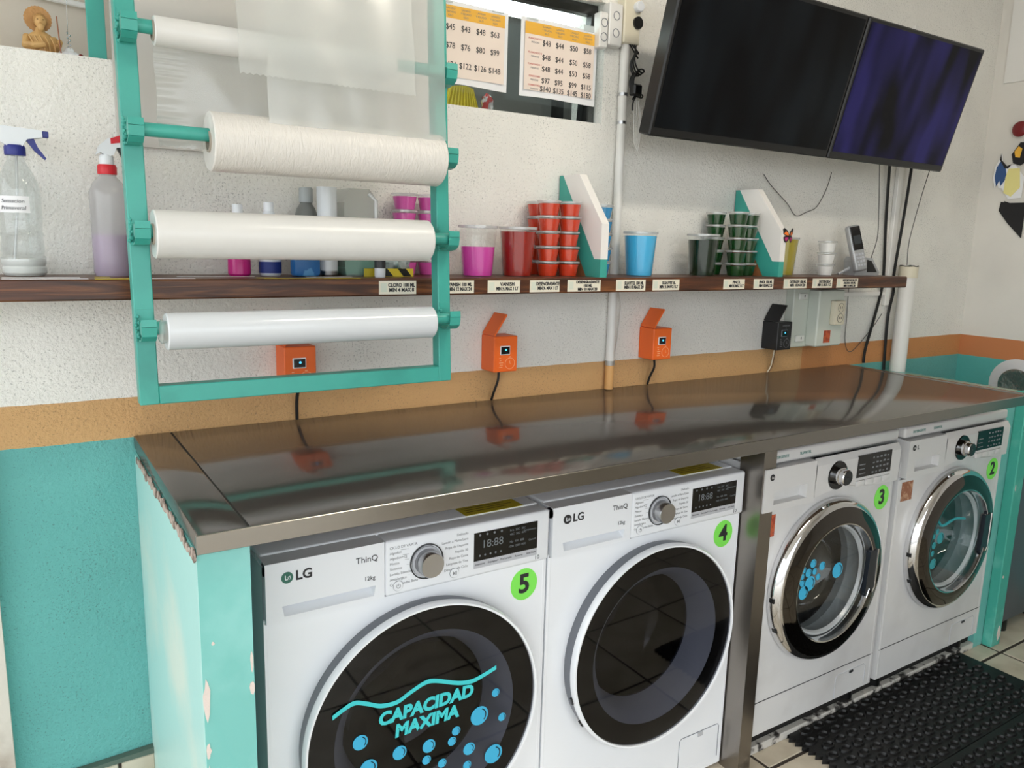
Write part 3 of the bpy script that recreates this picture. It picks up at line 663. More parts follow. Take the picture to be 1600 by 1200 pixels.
for x0, x1, ls in labels:
    w = x1-x0; mb = MB().box(x0, x1, -.2009, -.1995, 1.2755, 1.3045)
    s = mb.build('price_label', PAPER, sh, smooth=False); s['label'] = 'cream label reading '+' '.join(ls).lower().replace('½', 'half')
    n = len(ls); size = .0115 if n == 2 else .0092
    it = []
    for i, l in enumerate(ls):
        sx = min(1.0, w*.72/(len(l)*size*.56)); it.append((l, size, x0+w*.60, 1.290+(n-1)/2*.0105*(1 if n == 2 else .85)-i*.0105*(1 if n == 2 else .85), -.2010, dict(bold=.0004, sx=sx)))
    texts(it, INK, s)
    MB().box(x0+.004, x0+.018, -.2011, -.2009, 1.281, 1.300).build('emblem', mat('pale_green_ink', (214, 218, 202), .7), s, smooth=False)
# tape strips on the shelf top
for x0, x1, y0, y1, c in [(-.34, -.22, -.15, -.135, 'w'), (-.34, -.21, -.195, -.18, 'w'), (-.2, -.14, -.198, -.182, 'y'), (-.195, -.17, -.14, -.125, 'y'), (-.125, -.03, -.192, -.18, 'w'), (-.05, .1, -.12, -.11, 'w'), (.09, .13, -.18, -.165, 'y'), (.1, .22, -.195, -.18, 'y'), (.2, .3, -.15, -.14, 'w'), (.22, .3, -.198, -.186, 'y')]:
    MB().box(x0, x1, y0, y1, SZ-.0002, SZ+.0005).build('tape_strip', PAPERW if c == 'w' else YEL, sh, smooth=False)
# hazard tape block near the frame
hz = MB().box(.335, .455, -.13, -.129, SZ, SZ+.018)
hz = hz.build('hazard_tape', YEL, sh, smooth=False)
MB().prism([(.38, SZ+.001), (.405, SZ+.001), (.39, SZ+.0178), (.366, SZ+.0178)], -.1302, -.1308).prism([(.43, SZ+.001), (.45, SZ+.001), (.436, SZ+.0178), (.416, SZ+.0178)], -.1302, -.1308).build('black_stripe', BLACK, hz, smooth=False)

# painted partition boards standing on the shelf
def partition(X, label, fly):
    t = thing('partition_board', (X, -.1, SZ), label, 'partition', 'painted partition boards on the shelf')
    mb = MB()
    th = .02; yb, yfr, zb = -.004, -.192, SZ; z1, z2, ym = SZ+.135, SZ+.262, -.09
    full = [(yb, zb), (yfr, zb), (yfr, z1), (ym, z2), (yb, z2)]
    mb.prism(full, X-th, X, 'x'); mb.build('board', mat('raw_brown_board', (150, 96, 56), .6, bump=(40, .2)), t, smooth=False)
    # teal diagonal band and white field, painted skins
    MB().prism([(yfr-.0012, zb), (-.135, zb), (-.004, SZ+.20), (-.004, z2+.0012), (-.02, z2+.0012), (-.168, SZ+.046), (yfr-.0012, SZ+.046)], X-th-.0012, X+.0012, 'x').build('teal_band', TEALP, t, smooth=False)
    MB().prism([(-.020, z2+.0014), (ym-.001, z2+.0014), (yfr-.0016, z1+.001), (yfr-.0016, SZ+.046), (-.168, SZ+.046)], X-th-.0016, X+.0016, 'x').build('white_field', mat('white_board_paint', (240, 236, 232), .5, bump=(30, .2)), t, smooth=False)
    return t
p1 = partition(.972, 'white and teal painted partition board between the red and blue cups', False)
p2 = partition(1.664, 'white and teal painted partition board beside the green cups, with a butterfly on it', True)

# cups
def sauce_cup(name, c, label):
    t = thing(name, (0, 0, 0), label, 'cup')
    MB().lathe([(.0225, .0012), (.0282, .0305), (.001, .0305)], n=20).build('liquid', liquid(c), t)
    MB().lathe([(.0228, 0), (.0292, .0345)], n=20, cap=False).build('cup_wall', PETC, t)
    MB().lathe([(.0292, .0335), (.0312, .0335), (.0312, .0378), (.029, .0378), (.0275, .0362), (.001, .0362)], n=20, cap=False).build('lid', LIDM, t)
    return t
def liquid(c):
    n = 'liquid_%d_%d_%d' % c
    return mat(n, c, .22, coat=.4)
def stack(c, colname, spots, rows, group, desc):
    proto = sauce_cup('portion_cup', c, 'x')
    k = 0
    ordw = ['bottom', 'second', 'third', 'fourth', 'top']
    for ci, (x, y, cdesc) in enumerate(spots):
        for r in range(rows):
            o = proto if k == 0 else copy_tree(proto)
            o.location = (x+random.uniform(-.0012, .0012), y+random.uniform(-.0015, .0015), SZ+.0379*r)
            pos = ordw[r] if rows == 5 else ['bottom', 'middle', 'top'][r]
            o['label'] = '%s lidded portion cup, %s one in %s' % (colname, pos, cdesc); o['group'] = group
            k += 1
stack((206, 60, 30), 'red', [(.858, -.04, 'the rear left column beside the big red cup'), (.843, -.112, 'the middle column of the red stack'), (.907, -.112, 'the right column of the red stack'), ], 5, 'stacked red portion cups', '')
stack((60, 150, 204), 'blue', [(1.05, -.07, 'the column behind the first partition board')], 5, 'stacked blue portion cups', '')
stack((16, 62, 22), 'green', [(1.512, -.05, 'the left column of the green stack'), (1.528, -.125, 'the middle column of the green stack'), (1.605, -.1, 'the right column of the green stack')], 5, 'stacked green portion cups', '')
stack((242, 240, 238), 'white', [(1.995, -.1, 'the short stack beside the phone')], 3, 'stacked white portion cups', '')
stack((222, 92, 176), 'pink', [(.47, -.05, 'the left column behind the teal frame'), (.535, -.05, 'the right column behind the teal frame')], 5, 'stacked pink portion cups', '')
def big_cup(x, y, c, level, label, h=.118, r0=.036, r1=.046):
    t = thing('litre_cup', (x, y, SZ), label, 'cup', 'large plastic cups on the shelf')
    T = (x, y, SZ)
    ra = lambda q: r0+(r1-r0)*q
    MB().lathe([(r0-.001, .002), (ra(level)-.001, h*level), (.001, h*level)], T, n=36).build('liquid', liquid(c), t)
    # fluted wall
    mb = MB(); n = 72; prof = [0, .06, .35, .6, .9, 1]
    v = []; fs = []
    for q in prof:
        for i in range(n):
            f = .0007*(1 if i % 4 < 2 else -1) if .03 < q < .55 else 0
            a = 2*PI*i/n; v.append((x+(ra(q)+f)*math.cos(a), y+(ra(q)+f)*math.sin(a), SZ+h*q))
    for j in range(len(prof)-1):
        for i in range(n): fs.append((j*n+i, j*n+(i+1) % n, (j+1)*n+(i+1) % n, (j+1)*n+i))
    mb.add(v, fs).build('cup_wall', PETC, t)
    MB().lathe([(r1-.001, h-.003), (r1+.0025, h-.003), (r1+.0025, h+.003), (r1-.002, h+.003)], T, n=36, cap=False, close=True).build('rim', LIDM, t)
    MB().lathe([(r1-.002, h), (.001, h+.0005)], T, n=36, cap=False).build('lid', PET, t)
    return t
big_cup(.636, -.11, (214, 70, 170), .60, 'large clear cup half full of pink liquid beside the teal frame')
big_cup(.748, -.115, (150, 30, 18), .93, 'large cup of deep red liquid left of the red stack')
big_cup(1.157, -.11, (74, 182, 232), .93, 'large cup of sky blue liquid right of the first partition')
big_cup(1.402, -.11, (10, 34, 14), .88, 'large cup of dark green liquid left of the green stack')
big_cup(1.80, -.08, (168, 152, 52), .97, 'large cup of olive yellow liquid behind the second partition')

# spray bottles
def spray_bottle(x, y, label, kind):
    t = thing('spray_bottle', (x, y, SZ), label, 'spray bottle', 'trigger spray bottles on the shelf')
    T = (x, y, SZ)
    if kind == 'clear':
        prof = [(.032, 0), (.036, .006), (.036, .015), (.0335, .018), (.036, .022), (.036, .034), (.0335, .038), (.0355, .045), (.033, .07), (.0355, .075), (.033, .08), (.0345, .1), (.035, .15), (.033, .165), (.025, .185), (.0145, .205), (.0135, .222)]
        MB().lathe([(.031, .001), (.0352, .006), (.0352, .015), (.0327, .018), (.0352, .022), (.0352, .031), (.001, .031)], T, n=32).build('liquid', mat('milky_liquid', (240, 240, 236), .3), t)
        MB().lathe(prof, T, n=36, cap=False).build('bottle', PET, t)
        MB().tube([(x+.002, y, SZ+.222), (x-.004, y-.01, SZ+.12), (x-.016, y-.015, SZ+.02)], .0025, 6).build('dip_tube', LIDM, t)
        lb = MB(); n = 10
        v = []
        for i in range(n+1):
            a = math.radians(-150+85*i/n)
            for z in (.113, .142): v.append((x+.0362*math.cos(a), y+.0362*math.sin(a), SZ+z))
        lb.add(v, [(2*i, 2*i+2, 2*i+3, 2*i+1) for i in range(n)]); lo = lb.build('paper_label', PAPERW, t)
        # handwriting, wrapped along the curved label
        for s, zz in (('Sensacion', .133), ('Primaveral', .121)):
            oo = text(s, .0095, 0, 0, 0, INKG, None, shear=.2); mbq = MB()
            vv = []
            for w in oo.data.vertices:
                a = math.radians(-108)+w.co.x/.0364; vv.append((x+(.0366-w.co.y)*math.cos(a), y+(.0366-w.co.y)*math.sin(a), SZ+zz+w.co.z))
            mbq.add(vv, [list(p.vertices) for p in oo.data.polygons]).build('lettering', INKG, lo, smooth=False); bpy.data.objects.remove(oo)
        capm, headm, trig = mat('blue_cap', (34, 44, 130), .4), mat('sprayer_white', (228, 232, 236), .4), mat('blue_cap', (34, 44, 130))
        zc = .214
    else:
        prof = [(.031, 0), (.034, .008), (.0335, .03), (.034, .034), (.034, .14), (.0345, .145), (.034, .156), (.028, .172), (.0155, .186), (.014, .195)]
        MB().lathe([(r-.0008, z) for r, z in prof if z < .07]+[(.0332, .078), (.001, .078)], T, n=32).build('liquid', mat('lilac_liquid', (204, 174, 214), .3), t)
        MB().lathe(prof, T, n=36, cap=False).build('bottle', clear_mat('hazy_plastic', (.8, .8, .8), .05, rough=.2, body=(.74, .73, .74), body_fac=.45), t)
        capm, headm, trig = mat('red_cap', (206, 30, 44), .4), mat('sprayer_white', (228, 232, 236)), mat('red_cap', (206, 30, 44))
        zc = .19
    MB().lathe([(.0165, zc), (.017, zc+.002), (.017, zc+.014), (.015, zc+.018)], T, n=24).build('screw_collar', capm, t)
    Z0 = SZ+zc+.016
    if kind == 'clear':
        hp = [(-.030, Z0+.012), (-.03, Z0+.028), (-.02, Z0+.034), (.044, Z0+.030), (.044, Z0+.018), (.02, Z0+.013), (.012, Z0+.0), (-.012, Z0)]
        MB().prism([(x+a, b) for a, b in hp], y-.011, y+.011).build('spray_head', headm, t, smooth=False)
        MB().rbox(x+.044, x+.054, y-.008, y+.008, Z0+.0185, Z0+.0295, .001, 1).build('nozzle', capm, t)
        MB().prism([(x+.016, Z0+.014), (x+.03, Z0+.016), (x+.036, Z0+.0), (x+.048, Z0-.018), (x+.046, Z0-.021), (x+.03, Z0-.006), (x+.022, Z0+.006)], y-.006, y+.006).build('trigger', trig, t, smooth=False)
    else:
        MB().lathe([(.0125, Z0), (.0125, Z0+.015), (.0105, Z0+.02)], (x, y, 0), n=20).build('neck', headm, t)
        hp = [(-.017, Z0+.02), (-.012, Z0+.036), (.004, Z0+.05), (.03, Z0+.055), (.04, Z0+.05), (.04, Z0+.036), (.018, Z0+.034), (.012, Z0+.02), (.002, Z0+.016), (-.01, Z0+.024)]
        MB().prism([(x+a, b) for a, b in hp], y-.010, y+.010).build('spray_head', headm, t, smooth=False)
        MB().prism([(x+.008, Z0+.05), (x+.028, Z0+.058), (x+.028, Z0+.044), (x+.008, Z0+.04)], y-.0115, y+.0115).build('head_insert', trig, t, smooth=False)
        MB().prism([(x+.018, Z0+.034), (x+.03, Z0+.034), (x+.036, Z0+.012), (x+.03, Z0+.008)], y-.006, y+.006).build('trigger', BLACK, t, smooth=False)
    return t
spray_bottle(-.303, -.07, 'clear spray bottle with blue and white trigger and a little milky liquid', 'clear')
spray_bottle(-.157, -.075, 'spray bottle of lilac liquid with red collar behind the teal frame', 'hazy')

# things half hidden behind the rolls
t = thing('white_tube_roll', (.263, -.10, SZ), 'upright white roll of film standing on the shelf behind the hanging rolls', 'roll')
MB().lathe([(.001, .012), (.0215, .012), (.0215, .19), (.001, .19)], (.263, -.10, SZ), n=32).build('film', ROLLB, t)
MB().lathe([(.017, 0), (.0205, .003), (.0215, .012)], (.263, -.10, SZ), n=32).build('end_cap', BRUSH, t)
t = thing('jug', (.335, -.075, SZ), 'translucent plastic jug with teal liquid behind the hanging rolls', 'jug')
JP = [(.30, SZ), (.365, SZ), (.37, SZ+.02), (.37, SZ+.17), (.355, SZ+.19), (.31, SZ+.19), (.297, SZ+.16), (.297, SZ+.02)]
MB().prism(JP, -.115, -.035).build('jug_body', clear_mat('jug_plastic', (.86, .87, .86), .06, rough=.15, body=(.72, .73, .71), body_fac=.35), t, smooth=False)
MB().rbox(.30, .367, -.112, -.038, SZ+.002, SZ+.045, .003, 1).build('liquid', mat('teal_liquid', (96, 190, 170), .3), t)
MB().tube([(.352, -.118, SZ+.18), (.366, -.124, SZ+.165), (.366, -.124, SZ+.06)], .005, 8).build('handle', LIDM, t)
t = thing('smoke_bottle', (.235, -.045, SZ), 'smoke-grey bottle standing behind the upright white roll', 'bottle')
MB().lathe([(.034, 0), (.036, .01), (.034, .1), (.02, .145), (.013, .155), (.013, .162)], (.235, -.045, SZ), n=28).build('bottle', mat('smoke_plastic', (120, 122, 120), .3), t)
MB().lathe([(.015, .158), (.015, .187), (.013, .19)], (.235, -.045, SZ), n=24).build('cap', mat('pale_grey_cap', (170, 176, 178), .4), t)
def small_bottle(x, y, h, bc, label, band=None):
    t = thing('detergent_bottle', (x, y, SZ), label, 'bottle')
    MB().lathe([(.02, 0), (.023, .004), (.022, h-.045), (.012, h-.022), (.009, h-.016)], (x, y, SZ), n=26).build('bottle', bc, t)
    MB().lathe([(.0105, h-.018), (.0105, h-.003), (.0095, h)], (x, y, SZ), n=20).build('cap', WHITEP, t)
    if band: MB().lathe([(.0234, .006), (.0234, .03), (.0228, .03), (.0228, .006)], (x, y, SZ), n=26, cap=False, close=True).build('wrap_label', band, t)
small_bottle(.079, -.08, .146, mat('magenta_plastic', (200, 30, 130), .3), 'magenta bottle with white cap peeking out below the third roll')
small_bottle(.143, -.08, .153, mat('milky_plastic', (222, 226, 232), .4), 'milky bottle with white cap and blue label below the third roll', mat('navy_print', (34, 54, 130), .5))
t = MB().rbox(.178, .236, -.135, -.10, SZ, SZ+.075, .008, 2).build('powder_pouch', mat('blue_pouch', (40, 104, 168), .4, bump=(30, .5), var=(30, (90, 150, 200), .55, .6))); tag(t, 'blue detergent pouch leaning beside the upright white roll', 'pouch')
t = thing('spice_jar', (.362, -.155, SZ), 'small jar with dark lid below the third roll', 'jar')
MB().lathe([(.011, 0), (.012, .003), (.012, .022)], (.362, -.155, SZ), n=20).build('jar', mat('milky_plastic', (222, 226, 232)), t); MB().lathe([(.0123, .02), (.0123, .05), (.010, .052)], (.362, -.155, SZ), n=20).build('lid', DGREY, t)
mb = MB().ball((.425, -.075, SZ+.032), .045, .035, .032, 28, 16, lambda p: 1+.14*math.sin(9*p[0]+7*p[2])*math.cos(8*p[1]+5*p[2]))
t = mb.build('plastic_bag', mat('crumpled_bag', (176, 190, 190), .25, bump=(40, .8), var=(35, (110, 140, 138), .5, .6)), ang=20); tag(t, 'crumpled clear plastic bag on the shelf behind the teal frame', 'bag')

# cordless phone
t = thing('cordless_phone', (2.2, -.1, SZ), 'cordless phone handset standing in its silver charging cradle', 'phone')
PS = mat('phone_silver', (170, 172, 174), .35, .3)
ph = Matrix.Translation((2.165, -.11, SZ)) @ Matrix.Rotation(math.radians(-14), 4, 'X') @ Matrix.Rotation(math.radians(-7), 4, 'Y') @ Matrix.Rotation(math.radians(-14), 4, 'Z')
cr = MB().prism([(-.055, .0), (.055, 0), (.058, .012), (.02, .06), (-.05, .064), (-.058, .05)], -.022, .03).xf(Matrix.Translation((2.205, -.1, SZ)) @ Matrix.Rotation(math.radians(-10), 4, 'Z')).build('cradle', PS, t, smooth=False)
MB().prism([(.0, .012), (.046, .012), (.016, .05), (-.005, .055)], -.0235, -.0225).xf(Matrix.Translation((2.205, -.1, SZ)) @ Matrix.Rotation(math.radians(-10), 4, 'Z')).build('keypad_plate', BLACK, cr, smooth=False)
MB().tube([(2.16, -.09, SZ+.03), (2.115, -.07, SZ+.003)], .005, 6).build('prop_leg', LGREY, t)
hs = MB().rbox(-.026, .026, -.03, -.006, .012, .172, .009, 3).xf(ph).build('handset', PS, t)
MB().rbox(-.021, .021, -.0315, -.028, .085, .166, .001, 1).xf(ph).build('handset_face', BLACKG, hs)
MB().box(-.015, .015, -.0322, -.0312, .105, .135).xf(ph).build('screen', mat('lcd_grey', (52, 58, 62), .2), hs, smooth=False)
for i in range(3):
    for j in range(4): MB().rbox(-.018+.0125*i, -.0085+.0125*i, -.0322, -.029, .028+.0125*j, .036+.0125*j, .001, 1).xf(ph).build('key', LGREY, hs)

# ================================================================== HANGING ROLL FRAME
FY0, FY1 = -.30, -.27
SH = Matrix(((1, 0, 0, 0), (0, 1, .053, -.053*1.1), (0, 0, 1, 0), (0, 0, 0, 1)))   # the frame leans slightly back towards the wall
shy = lambda z: .053*(z-1.1)
fr = thing('roll_rack', (.157, -.3, 1.095), 'teal painted hanging steel frame holding rolls of plastic film', 'rack')
MB().rbox(-.152, -.120, FY0, FY1, 1.095, 2.72, .0015, 1).xf(SH).build('upright', TEALP, fr)
MB().rbox(.436, .465, FY0, FY1, 1.095, 2.72, .0015, 1).xf(SH).build('upright', TEALP, fr)
MB().rbox(-.120, .436, FY0, FY1, 1.095, 1.127, .0015, 1).xf(SH).build('bottom_rail', TEALP, fr)
RODS = [1.727, 1.563, 1.397, 1.233, 1.96]
RY = -.33
for z in RODS:
    MB().cyl((0, RY, z), .0115, -.147, .462, 'x', 20).xf(SH).build('rod', TEALP, fr)
    for x in (-.136, .451):
        # bent flat-bar hook: plate on the upright, lip under and in front of the rod
        path = [(-.3015, z+.030), (-.301, z-.018), (-.312, z-.022), (-.33, z-.0195), (-.343, z-.012), (-.3465, z+.004), (-.3455, z+.016)]
        mb = MB(); w = .012; tk = .0028
        for (y0, z0), (y1, z1) in zip(path, path[1:]):
            dy, dz = y1-y0, z1-z0; l = math.hypot(dy, dz); ny, nz = -dz/l*tk, dy/l*tk
            mb.prism([(y0, z0), (y1, z1), (y1+ny, z1+nz), (y0+ny, z0+nz)], x-w, x+w, 'x')
        hk = mb.xf(SH).build('hook', TEALP, fr, smooth=False)
        mb = MB(); rr = random.Random(int(z*1000)+int(x*100))
        for k in range(9): mb.ball((x-w+rr.uniform(-.004, .002), -.3025+rr.uniform(-.002, .001), z-.022+.005*k), rr.uniform(.002, .0045), .003, rr.uniform(.003, .005), 8, 6)
        mb.xf(SH).build('weld_bead', TEALP, hk)
def film_roll(x0, x1, z, r, m, label, core=.018, rough_end=True):
    t = thing('film_roll', ((x0+x1)/2, RY+shy(z), z), label, 'film roll', 'plastic film rolls on the rack')
    MB().lathe([(core, x0+.001), (r-.002, x0), (r, x0+.002), (r, x1-.002), (r-.002, x1), (core, x1-.001)], (0, RY+shy(z), z), 'x', 56, cap=False).build('wound_film', m, t)
    MB().lathe([(core+.0005, x0-.002), (core-.003, x0-.002), (core-.003, x1+.002), (core+.0005, x1+.002)], (0, RY+shy(z), z), 'x', 32, cap=False, close=True).build('core', mat('cardboard_core', (170, 160, 146), .8), t)
    return t
r1 = film_roll(-.099, .331, 1.7225, .0235, ROLLW, 'thin roll of clear bags, topmost in the picture, with film hanging from it', .0158)
r2 = film_roll(-.020, .424, 1.5525, .0505, ROLLC, 'thick crinkled white roll, second from the top, shifted to the right')
r3 = film_roll(-.118, .397, 1.392, .041, ROLLW, 'smooth white roll, third from the top, in front of the shelf', .017)
r4 = film_roll(-.108, .404, 1.2265, .0325, ROLLB, 'glossy white roll lowest on the teal frame', .016)
MB().lathe([(.0125, -.1205), (.016, -.119), (.021, -.115), (.02, -.107)], (0, RY+shy(1.2265), 1.2265), 'x', 24, cap=False).build('twisted_end', FILM, r4)
r5 = film_roll(-.03, .40, 1.955, .03, ROLLW, 'roll above the picture edge from which loose film hangs', .0158)
# loose film sheets (wavy, crinkled)
def sheet(parent, x0, x1, z0, z1, y0, y1, m, seed, amp=.003, side=0, zigzag=True, nu=60, nv=60):
    rr = random.Random(seed); ph_ = [rr.uniform(0, 6.28) for _ in range(8)]; fr_ = [rr.uniform(4, 30) for _ in range(8)]; fz = [rr.uniform(2, 16) for _ in range(8)]
    def f(u, v):
        x = x0+(x1-x0)*u; z = z0+(z1-z0)*v
        a = 0
        for k in range(8): a += math.sin(fr_[k]*x*3+fz[k]*z*3+ph_[k])/(1+k*.5)
        e = amp*(a*.5)+ (side*max(0, .12-u)/.12*math.sin(z*330+8*math.sin(z*60))*.004)
        zig = .0016*(1 if int(u*nu) % 2 else -1) if (v < .001 and zigzag) else 0
        return (x+(amp*.6*math.sin(9*z*6+ph_[0]) if u in (0, 1) else 0), y0+(y1-y0)*v+e, z+zig)
    return MB().grid(f, nu, nv).xf(SH).build('loose_film', m, parent, ang=180)
sheet(r1, -.096, .31, 1.540, 1.722, RY+.026, RY+.0225, FILM2, 3, .0026, 1)
sheet(r2, .075, .424, 1.588, 1.96, RY-.0385, RY-.036, FILM, 5, .0010, 0, False)
sheet(r5, .025, .352, 1.664, 1.955, RY-.055, RY-.0305, FILM, 8, .0015)
o = MB().box(-.128, .56, -.012, -.0005, 1.562, 2.03).build('grey_board', mat('grey_board_paint', (196, 192, 186), .6)); tag(o, 'plain smooth grey board on the wall behind the upper rolls', 'board')
# teal bar standing on the ledge
o = MB().rbox(-.166, -.134, .02, .03, 1.722, 2.035, .001, 1).build('teal_bar', TEALP); tag(o, 'teal flat bar standing upright on the wall ledge behind the frame', 'bar')

# ================================================================== LEDGE AND OPENING
# carved saint bust
LZ = 1.722
t = thing('saint_figurine', (-.243, .06, LZ), 'carved pale wood bust of a bearded saint with halo and staff on the ledge', 'figurine')
sx, sy = -.243, .06
body = []
prof = [(0, .027, .02), (.006, .028, .021), (.014, .0275, .021), (.022, .027, .02), (.03, .026, .0185), (.036, .0225, .016), (.041, .016, .013), (.045, .0085, .009), (.052, .007, .0075)]
n = 40; v = []; fs = []
for z, rx, ry in prof:
    for i in range(n):
        a = 2*PI*i/n; f = 1+.045*math.sin(a*9+z*160) if z < .05 else 1
        v.append((sx+rx*f*math.cos(a), sy+ry*f*math.sin(a), LZ+z))
for j in range(len(prof)-1):
    for i in range(n): fs.append((j*n+i, j*n+(i+1) % n, (j+1)*n+(i+1) % n, (j+1)*n+i))
fs.append(list(range(n))[::-1])
MB().add(v, fs).build('robed_torso', CARVED, t, ang=60)
MB().tube([(sx-.022, sy-.006, LZ+.033), (sx-.0255, sy-.016, LZ+.016), (sx-.012, sy-.024, LZ+.015), (sx+.006, sy-.025, LZ+.019)], [.0075, .008, .0065, .005], 10).build('folded_arm', CARVED, t)
MB().tube([(sx+.021, sy-.004, LZ+.033), (sx+.026, sy-.014, LZ+.016), (sx+.030, sy-.020, LZ+.022)], [.0075, .007, .005], 10).ball((sx+.031, sy-.021, LZ+.026), .0045, .0045, .006, 12, 8).build('staff_arm', CARVED, t)
mb = MB()
for k in range(5): mb.tube([(sx-.02+.009*k, sy-.0195+.0012*abs(k-2), LZ+.034), (sx-.014+.009*k, sy-.0225+.001*abs(k-2), LZ+.02), (sx-.01+.008*k, sy-.0225+.001*abs(k-2), LZ+.002)], .0016, 6)
mb.build('robe_folds', CARVED, t)
hd = MB().ball((sx+.001, sy-.008, LZ+.0600), .0098, .011, .0135, 24, 16, lambda p: 1-.18*max(0, -p[2])).build('head', CARVED, t)
MB().ball((sx+.001, sy-.0165, LZ+.0510), .0062, .0045, .0075, 14, 10).build('beard', CARVED, hd)
MB().prism([(sx-.001, LZ+.058), (sx+.003, LZ+.058), (sx+.001, LZ+.0645)], sy-.0210, sy-.015).build('nose', CARVED, hd, smooth=False)
for k in (-.0038, .0058): MB().ball((sx+k, sy-.0178, LZ+.0640), .0015, .001, .0008, 8, 6).build('eye', mat('carved_shadow', (110, 74, 40), .6), hd)
MB().ball((sx+.001, sy-.003, LZ+.0650), .0122, .0115, .013, 24, 14, lambda p: 1+.05*math.sin(14*p[0])).build('hair', mat('carved_hair', (176, 132, 76), .6, bump=(90, .6)), hd)
mb = MB(); pts = []
for i in range(48): a = 2*PI*i/48; q = .0228+(.0012 if i % 2 else 0); pts.append((sx-.002+q*math.cos(a), LZ+.0695+q*math.sin(a)))
mb.prism(pts, sy+.008, sy+.011).build('halo', mat('carved_halo', (178, 132, 78), .6, bump=(120, .6)), t, smooth=False)
MB().tube([(sx+.0312, sy-.0265, LZ+.004), (sx+.0275, sy-.0265, LZ+.072)], .0012, 8).build('staff', mat('staff_brown', (150, 96, 66), .5), t)
# crystal lotus and red bead
t = thing('lotus_ornament', (-.196, .055, LZ), 'white lotus ornament with hanging beaded wire beside the figurine', 'ornament')
mb = MB()
for k in range(9):
    a = 2*PI*k/9; mb.ball((-.196+.011*math.cos(a), .055+.007*math.sin(a), LZ+.0075), .0095, .005, .007, 10, 6)
for k in range(6):
    a = 2*PI*k/6+.3; mb.ball((-.196+.005*math.cos(a), .055+.004*math.sin(a), LZ+.013), .004, .0035, .009, 10, 6)
mb.build('petals', mat('crystal_white', (238, 238, 240), .1), t)
mb = MB().tube([(-.196, .055, LZ+.012), (-.197, .055, LZ+.04), (-.195, .055, LZ+.12)], .0004, 5)
for k in range(7): mb.ball((-.196+(.002 if k % 2 else -.002), .055, LZ+.022+.0045*k), .002, .002, .0024, 8, 6)
mb.build('beaded_wire', mat('wire_silver', (200, 200, 204), .25, .8), t)
o = MB().ball((-.177, .05, LZ+.006), .006, .006, .006, 14, 10).lathe([(.003, LZ), (.0045, LZ+.0015)], (-.177, .05, 0), n=14).build('red_bead', mat('red_glass', (120, 20, 22), .1)); tag(o, 'dark red glass bead lying beside the lotus ornament', 'bead')
# glazing of the opening with price lists taped on it
gl = MB().box(.02, 1.088, .03, .034, 1.722, 2.035).build('window_1', CLEARG, smooth=False); struct(gl)
DK = mat('black_frame', (18, 18, 19), .4)
o = MB().prism([(1.045, 1.722), (1.088, 1.722), (1.088, 2.035), (1.07, 2.035)], .036, .06).build('trim_4', DK, smooth=False); struct(o)
o = MB().box(.02, 1.088, .036, .06, 2.008, 2.035).build('trim_5', DK, smooth=False); struct(o)
o = MB().box(1.149, 1.175, .3, .33, 1.3, 2.75).build('steel_upright', DK, smooth=False); tag(o, 'black steel upright standing in the room behind the price lists', 'post')
t = thing('tube_light', (.9, .17, 2.0), 'lit fluorescent tube light in the room behind the price lists', 'lamp')
MB().cyl((0, .17, 2.024), .019, .1, 1.30, 'x', 16).build('tube', mat('lit_tube', (240, 250, 248), .4, emit=((232, 245, 240), 10)), t)
MB().box(.08, 1.32, .155, .185, 2.044, 2.07).build('batten', WHITEP, t, smooth=False)
def price_list(x0, x1, z0, z1, label, rows, cols, header, rowlab):
    t = thing('price_list', ((x0+x1)/2, 0, z0), label, 'poster', 'printed price lists')
    y = -.004
    def f(u, v): return (x0+(x1-x0)*u, y-.004*math.sin(u*PI)*(1-v)-.002*v, z0+(z1-z0)*v+.0015*math.sin(u*5))
    mb = MB().grid(f, 10, 10); k = len(mb.v); mb.add([(p[0], p[1]+.0012, p[2]) for p in mb.v], []); mb.f += [[i+k for i in q[::-1]] for q in mb.f[:100]]; mb.m += [0]*100
    pg = mb.build('sheet', PAPERW, t)
    yy = -.0095
    w, h = x1-x0, z1-z0
    MB().box(x0+.010, x1-.012, yy, yy+.0002, z0+.016, z1-.010).build('print_field', PAPERC, pg, smooth=False)
    MB().box(x0+.010, x1-.012, yy-.0003, yy-.0001, z1-.039, z1-.010).build('header_band', HEAD, pg, smooth=False)
    texts([(s, .019, cx_, z, yy-.0002, dict(sx=.9)) for (s, cx_, z) in rows], INK, pg, 'prices')
    texts([(s, .0062, cx_, z, yy-.0005, dict(ext=.0001)) for (s, cx_, z) in header], INKG, pg, 'header_print')
    if rowlab:
        reds = []; gs = []
        for i, (a, z) in enumerate([('PLANCHADO 1', 1.902), ('PLANCHADO 2', 1.868), ('PLANCHADO 3', 1.840), ('EDREDONES', 1.811), ('COBERTORES', 1.789)]):
            reds.append((a, .0062, x0+.042, z+.005, yy-.0003, dict(ext=.0001))); gs.append(('PRENDAS', .0058, x0+.042, z-.004, yy-.0003, dict(ext=.0001)))
        texts(reds, RED, pg, 'red_print'); texts(gs, INKG, pg, 'grey_print')
    for xa in (x0+.015, x1-.05): MB().box(xa, xa+.035, -.0102, -.0098, z1-.006, z1+.010).build('tape', FILM, pg, smooth=False)
    return t
hd_ = lambda xs: [(s, x, z) for x in xs for s, z in (('LAVADO', 1.939), ('Y SECADO', 1.931), ('KILO', 1.923))]
xs = [.608, .650, .692, .733]
rows = [(s, x, z) for r, z in zip((('$45', '$43', '$48', '$63'), ('$78', '$76', '$80', '$99'), ('$124', '$122', '$126', '$148')), (1.897, 1.855, 1.812)) for s, x in zip(r, xs)]
